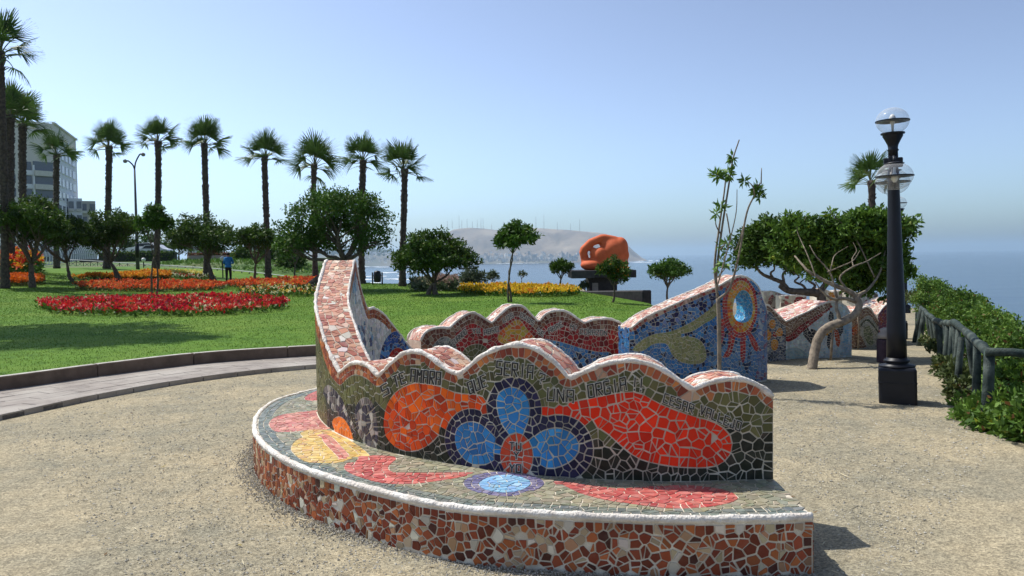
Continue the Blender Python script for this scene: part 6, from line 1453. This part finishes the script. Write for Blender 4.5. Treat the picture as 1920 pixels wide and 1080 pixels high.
# ---------------------------------------------------------------- railing with crossed bars behind the lawn
rl = empty('cross_railing', 'low railing with pale top bar and crossed bars along the back of the lawn', 'railing')
pale = mat_flat('pale_bar', (.42, .43, .42), .5)
RP_ = [(130, 487, 72), (180, 489.5, 70), (232, 493, 68), (300, 497, 66), (350, 500, 64), (400, 503.5, 62), (450, 508, 60), (510, 514.5, 57), (566, 522, 54)]
rp = resample(spline([AT(*q) for q in RP_], 6), 1.05)
MB().tube(rp, .035, 6).build('top_bar', pale, rl, True)
gz = lambda q: max(lawn_z(q.x, q.y) * .0 + q.z - .62, q.z - .62)
for i, q in enumerate(rp):
    MB().tube([Vector((q.x, q.y, q.z - .75)), q], .03, 6).build('post', MAT['black'], rl)
    if i < len(rp) - 1:
        n_ = rp[i + 1]; MB().tube([q - Vector((0, 0, .08)), n_ - Vector((0, 0, .6))], .016, 5).tube([q - Vector((0, 0, .6)), n_ - Vector((0, 0, .08))], .016, 5).build('cross_bar', MAT['black'], rl)
# globe garden lamps along the rail
for i, (x, y, Y, lb) in enumerate([(269, 487, 60, 'white globe lamp on a short post right of the street lamp'), (290, 489, 58, 'small white globe lamp beside the palm trunk'), (417, 485, 50, 'white globe lamp just left of the standing person')]):
    c = AT(x, y, Y); zb_ = c.z - .9; o = empty('globe_lamp', lb, 'lamp', 'white globe lamps along the rail', Vector((c.x, Y, zb_)))
    MB().lathe(sphere_prof(.15, .9), seg=14).build('globe', mat_flat('milk_glass', (.7, .7, .68), .3), o, True); MB().tube([(0, 0, -.3), (0, 0, .78)], .04, 8).build('post', MAT['black'], o)

# ---------------------------------------------------------------- bridge parapet with white curved ribs
br = empty('bridge_parapet', 'bridge parapet of white curved ribs with mesh between, behind the trees', 'bridge')
ribm = mat_flat('white_rib', (.72, .73, .74), .5); A0, A1 = AT(-40, 470, 50), AT(186, 474, 108)
N_ = 40
for i in range(N_):
    f = i / (N_ - 1); q = A0.lerp(A1, f); zb_ = land_z(q.x, q.y) + .1 if q.y > 60 else .9 + .4 * f; H = 2.35
    dr = (A1 - A0).normalized(); nn = Vector((dr.y, -dr.x, 0)); P = []
    for k in range(9):
        a = k / 8; P.append(Vector((q.x, q.y, zb_ + H * a)) - nn * (.9 * a ** 2.2) + nn * .25 * math.sin(a * 3))
    V = []
    for k, pnt in enumerate(P): V += [pnt - dr * .07 - nn * .03, pnt + dr * .07 - nn * .03, pnt + dr * .07 + nn * .03, pnt - dr * .07 + nn * .03]
    Fc = [(k * 4 + j, k * 4 + 4 + j, k * 4 + 4 + (j + 1) % 4, k * 4 + (j + 1) % 4) for k in range(8) for j in range(4)]
    mesh_obj('rib', V, Fc, ribm, br)
for a, off in ((.02, .2), (.35, .2), (.7, -.1), (1.0, -.8)):
    P = []
    for i in range(N_):
        f = i / (N_ - 1); q = A0.lerp(A1, f); zb_ = land_z(q.x, q.y) + .1 if q.y > 60 else .9 + .4 * f; P.append(Vector((q.x, q.y, zb_ + 2.35 * a)) - nn * (.9 * a ** 2.2) + nn * .25 * math.sin(a * 3))
    MB().tube(P, .04, 5).build('rail', mat_flat('grey_rail', (.3, .31, .33), .5), br, True)
# low walls, hedge and red flowers beyond the railing
def slab(label, name, cat, x0, x1, yt, yb, Y0, Y1, mat, th=.4, group=None):
    a, b_ = AT(x0, yt, Y0), AT(x1, yt, Y1); d = (b_ - a); rz = math.atan2(d.y, d.x); zt_ = (a.z + b_.z) / 2; zb_ = min(AT(x0, yb, Y0).z, AT(x1, yb, Y1).z) - .4
    o = MB().box(((a.x + b_.x) / 2, (a.y + b_.y) / 2, (zt_ + zb_) / 2), (d.xy.length, th, zt_ - zb_), rz).build(name, mat, bevel=.03); tag(o, label, cat, group); return o
slab('long pinkish low wall beyond the green bank', 'low_wall', 'wall', 352, 478, 479, 494, 90, 96, mat_noise('pink_render', (.34, .27, .25), (.27, .22, .2), .6, .9))
slab('dark retaining wall below the clipped hedge', 'low_wall', 'wall', 150, 330, 485, 500, 88, 88, mat_noise('dark_wall', (.07, .065, .065), (.045, .04, .04), .8, .9))
def block_hedge(label, x0, x1, y0, y1, Y, kind, seed, n=2600, leaf=.22, fl=None):
    o = empty('clipped_hedge', label, 'hedge', 'clipped hedges beyond the railing'); a, b_ = AT(x0, y0, Y), AT(x1, y1, Y); rg = np.random.default_rng(seed)
    MB().box(((a.x + b_.x) / 2, Y + .5, (a.z + b_.z) / 2 - .1), (b_.x - a.x, .8, a.z - b_.z)).build('core', mat_flat('hedge_core', (.012, .022, .008)), o)
    P = np.stack([rg.uniform(a.x, b_.x, n), Y + rg.uniform(-.1, 1.1, n), b_.z + (a.z - b_.z) * rg.random(n) ** .6], 1); idx = rg.integers(0, 90, n); C = leaf_cols(n, idx, 90, kind, rg)
    if fl is not None: C[rg.random(n) < .6] = fl
    np_mesh('foliage', leaves(P, np.tile([0, -.5, .5], (n, 1)), leaf, .5, .7), 4, MAT['leaf'], o, cols=C)
block_hedge('dark clipped hedge above the dark retaining wall', 184, 326, 473, 487, 87, 'dark', 1)
block_hedge('maroon flowering strip on top of the pinkish wall', 350, 480, 475.5, 480, 95, 'dark', 2, 1800, .2, (.17, .03, .02))
# green bank
o = empty('green_bank', 'rough green bank behind the railing and the palms', 'bank'); rg = np.random.default_rng(9)
gxx = np.linspace(300, 600, 40); V = []
for j in range(10):
    for x in gxx:
        q = AT(x, 500, 66 + j * 2.2); top = AT(x, interp(x, [300, 340, 400, 470, 520, 560, 600], [497, 491, 489, 490, 492, 497, 506]) , 66).z
        f = math.sin(math.pi * min(1, j / 9) ** .7); V.append((q.x, q.y, -.2 + (top + .2) * f + .1 * noise.noise((x * .08, j * .8, 0))))
bk = mesh_obj('bank_soil', V, [(j * 40 + i, j * 40 + i + 1, (j + 1) * 40 + i + 1, (j + 1) * 40 + i) for j in range(9) for i in range(39)], MAT['scrub'], o, True)
VV = np.array([tuple(v) for v in V]); k = rg.integers(0, len(VV), 9000); P = VV[k] + rg.normal(size=(9000, 3)) * np.array([.35, .8, .06]); np_mesh('ground_cover', leaves(P, np.tile([0, 0, 1.0], (9000, 1)), .26, .4, .5), 4, MAT['leaf'], o, cols=leaf_cols(9000, k % 200, 200, 'light', rg))

# ---------------------------------------------------------------- far vehicles and houses
def car(label, px, py, Y, L, mat):
    c = AT(px, py, Y); o = empty('parked_car', label, 'car', 'cars on the road behind the hedge', Vector((c.x, Y, c.z - .7)))
    pr = [(-L / 2, .25), (-L / 2, .75), (-L * .42, .85), (-L * .26, .92), (-L * .14, 1.38), (L * .2, 1.42), (L * .34, .95), (L * .47, .82), (L / 2, .6), (L / 2, .25)]
    n = len(pr); V = [(x, -.85, z) for x, z in pr] + [(x, .85, z) for x, z in pr]; Fc = [tuple(range(n)), tuple(range(2 * n - 1, n - 1, -1))] + [(i, n + i, n + (i + 1) % n, (i + 1) % n) for i in range(n)]
    mesh_obj('body', V, Fc, mat, o)
    wv = [(-L * .22, .95), (-L * .12, 1.32), (L * .19, 1.36), (L * .29, .97)]; mesh_obj('window', [(x, -.865, z) for x, z in wv], [(0, 1, 2, 3)], mat_flat('car_glass', (.02, .025, .03), .1), o)
    for sx in (-.3, .3):
        for sy in (-.8, .8): MB().tube([(sx * L, sy - .1, .3), (sx * L, sy + .1, .3)], .3, 14).build('wheel', MAT['black'], o)
wp = mat_flat('white_car_paint', (.72, .72, .72), .3, .5)
car('white car beyond the clipped hedge, by the street lamp', 274, 466, 100, 4.2, wp)
car('second white car, lower, behind the palm trunk', 287, 470, 98, 4.4, mat_flat('silver_paint', (.55, .56, .6), .3))
def house(label, x0, x1, yt, yb, Y, wallc, wins):
    a, b_ = AT(x0, yt, Y), AT(x1, yb, Y); zb_ = b_.z - 1.5; o = empty('far_house', label, 'building', 'low houses beyond the park', Vector(((a.x + b_.x) / 2, Y, zb_))); W_ = b_.x - a.x; H = a.z - zb_
    MB().box((0, 2.5, H / 2), (W_, 5, H)).build('wall', mat_noise('house_wall', wallc, tuple(v * .85 for v in wallc), .5), o); MB().box((0, 2.5, H + .06), (W_ + .3, 5.3, .14)).build('roof', mat_flat('roof_slab', (.35, .33, .3)), o)
    for fx, fz, w_, h_ in wins: MB().box((fx * W_ / 2, -.01, H * fz), (w_, .06, h_)).build('window', mat_flat('far_glass', (.05, .06, .07), .2), o)
house('white house glimpsed right of the broad umbrella tree', 462, 486, 455, 476, 115, (.66, .66, .65), [(-.4, .75, .5, .6), (.35, .75, .6, .6)])
house('white kiosk glimpsed under the umbrella tree', 352, 366, 456, 474, 125, (.62, .64, .68), [(0, .7, .5, .5)])
house('grey house behind the white arched ribs', 92, 150, 452, 478, 140, (.34, .36, .38), [(-.5, .75, .9, .7), (0, .75, .9, .7), (.5, .75, .9, .7)])

# ---------------------------------------------------------------- tower block and its lower neighbour
tb = empty('tower_block', 'tall pale apartment tower with balconies behind the palms', 'building')
Yt = 150.0
def TX(x): return (x - 960) / F * Yt
C0 = AT(99, 232, Yt); zr = C0.z; zg = 0.5
left = Vector((AT(-60, 232, 138).x, 138, 0)); corner = Vector((C0.x, Yt, 0)); right = AT(142, 262, 171); right = Vector((right.x, 171, 0))
wm = mat_noise('tower_render', (.78, .73, .64), (.70, .66, .58), .15, .9); wm2 = mat_noise('tower_white', (.86, .87, .88), (.8, .81, .83), .2, .9); gm = mat_flat('tower_glass', (.12, .14, .17), .2, .6); bm2 = mat_flat('balcony_front', (.66, .64, .57), .8)
fl = (corner - left).normalized(); fr = (right - corner).normalized(); nl = Vector((fl.y, -fl.x, 0)); nr = Vector((fr.y, -fr.x, 0))
back1, back2 = right - nl * 14, left - nl * 30
V = [(q.x, q.y, z) for z in (zg - 3, zr) for q in (left, corner, right, back1, back2)]
mesh_obj('wall', V, [(0, 1, 6, 5), (1, 2, 7, 6), (2, 3, 8, 7), (3, 4, 9, 8), (4, 0, 5, 9), (5, 6, 7, 8, 9)], wm, tb)
def on_face(o0, d, nrm, u, z, w_, h_, dep, name, mat, parent, out=0.0):
    c = o0 + d * u + nrm * out; rz = math.atan2(d.y, d.x); return MB().box((c.x, c.y, z), (w_, dep, h_), rz).build(name, mat, parent)
# white panel with windows on the receding side
Lr = (right - corner).length; Ll = (corner - left).length; FLH = 2.75; nfl = 9
on_face(corner, fr, nr, Lr * .52, (zr - 3.5 + zg) / 2, Lr * .9, zr - 3.5 - zg, .3, 'white_panel', wm2, tb, .0)
for k in range(nfl):
    z = zr - 5.2 - k * FLH * .95
    for u in (.14, .30, .46, .62, .80):
        w_ = on_face(corner, fr, nr, Lr * u, z, Lr * (.09 if u < .7 else .14), 1.5, .2, 'window', gm, tb, .12); on_face(corner, fr, nr, Lr * u, z - .82, Lr * .12, .1, .3, 'sill', wm2, w_, .2)
for u in (.2, .42, .62): on_face(corner, fr, nr, Lr * u, zr - 2.3, 1.0, 1.1, .15, 'window', gm, tb, .02)
for k in range(9):                              # deep balconies on the front
    z = zr - 8.2 - k * FLH * .9
    bq = on_face(corner, fl, nl, -2.1, z, 3.5, 1.9, .2, 'window', gm, tb, .06); on_face(corner, fl, nl, -2.1, z - 1.25, 3.7, .95, .9, 'balcony', bm2, tb, .5)
    on_face(corner, fl, nl, -5.0, z, 1.6, 1.5, .2, 'window', gm, tb, .06); on_face(corner, fl, nl, -5.0, z - 1.2, 2.0, .8, .3, 'spandrel', wm2, tb, .1)
    on_face(corner, fl, nl, -8.2, z, 2.4, 1.5, .2, 'window', gm, tb, .06)
on_face(corner, fl, nl, -.05, (zr + zg) / 2 - 4, .35, zr - zg - 8, .5, 'pier', wm2, tb, .2); on_face(corner, fl, nl, -3.95, (zr + zg) / 2 - 4, .3, zr - zg - 8, .5, 'pier', wm2, tb, .2)
on_face(corner, fr, nr, Lr * .5, zr + .15, Lr, .3, .5, 'cornice', wm, tb, .1)
ab = empty('apartment_block', 'lower apartment block stepping down beside the tower', 'building')
for x0, x1, yt, Y, mt, rows in ((128, 153, 372, 160, wm2, 3), (152, 178, 377, 168, mat_noise('cream_block', (.56, .53, .45), (.46, .44, .38), .3), 3)):
    a, b_ = AT(x0, yt, Y), AT(x1, yt, Y); W_ = (b_.x - a.x) * .93; mid = (a + b_) / 2; th = -math.atan2(mid.x, mid.y); R_ = Matrix.Rotation(th, 3, 'Z')
    def L_(x, y, z): return Vector((mid.x, mid.y, 0)) + R_ @ Vector((x, y, z))
    MB().box(L_(0, 5, (a.z + zg) / 2), (W_, 10, a.z - zg), th).build('wall', mt, ab)
    for k in range(rows):
        for u in (-.28, .28):
            z = a.z - 1.3 - k * 2.7; MB().box(L_(u * W_, -.02, z), (W_ * .36, .1, 1.4), th).build('window', gm, ab); MB().box(L_(u * W_, -.35, z - 1.05), (W_ * .42, .7, .5), th).build('balcony', bm2, ab)
# straw, twigs and dry leaves on the gravel: odd scraps nobody would count
rg = np.random.default_rng(77); Q = []; C = []
for k in range(260):
    d = 2.0 + 9 * rg.random() ** 1.3; a = rg.uniform(-.62, .62); x, y = d * math.sin(a), 1.2 + d * math.cos(a)
    if x > np.interp(y, [5, 7.6, 20], [4.3, 4.5, 9]) or inside(seat_poly, x, y) or (x < -2.6 and x < np.interp(y, [3.2, 7, 10, 12.3], [-7, -5.8, -4.8, -2.9])): continue
    t = rg.uniform(0, 6.28); straw = rg.random() < .5; L = rg.uniform(.03, .10) if straw else rg.uniform(.015, .035); w = .0025 if straw else L * .3
    u = np.array([math.cos(t), math.sin(t), 0]); v = np.array([-math.sin(t), math.cos(t), 0]); p0 = np.array([x, y, .008])
    Q += [p0 - u * L, p0 + v * w + [0, 0, .004], p0 + u * L + [0, 0, rg.uniform(0, .012)], p0 - v * w]; C.append((.55, .48, .32) if straw else ((.16, .10, .05) if rg.random() < .6 else (.28, .22, .08)))
tag(np_mesh('ground_litter', np.array(Q), 4, mat_attr('dry_scrap', .8, .2), cols=np.array(C)), 'scattered straws and dry leaves lying on the gravel', 'litter', kind='stuff')
# gravel heaped against the foot of the seat
Q = []; C = []
for k in range(5200):
    u = rg.uniform(0, min(SEs[-1], 6.4)); o_ = abs(rg.normal()) * .07; p0 = np.array(seat_face(u, 0, .004 + o_)); s = rg.uniform(.003, .009); h = max(0, .012 - o_ * .12); c = p0 + [0, 0, h * rg.random()]
    t = rg.uniform(0, 6.28); b4 = [c + s * np.array([math.cos(t + i * 1.57), math.sin(t + i * 1.57), 0]) * rg.uniform(.7, 1.2) for i in range(4)]; top = c + [0, 0, s * .9]
    for i in range(4): Q += [b4[i], b4[(i + 1) % 4], top]
    C += [tuple(np.array([1, .93, .78]) * rg.uniform(.14, .45))] * 4
tag(np_mesh('gravel', np.array(Q), 3, bpy.data.materials['pebble'], cols=np.array(C)), 'loose grit drifted against the foot of the bench', 'gravel', kind='stuff')
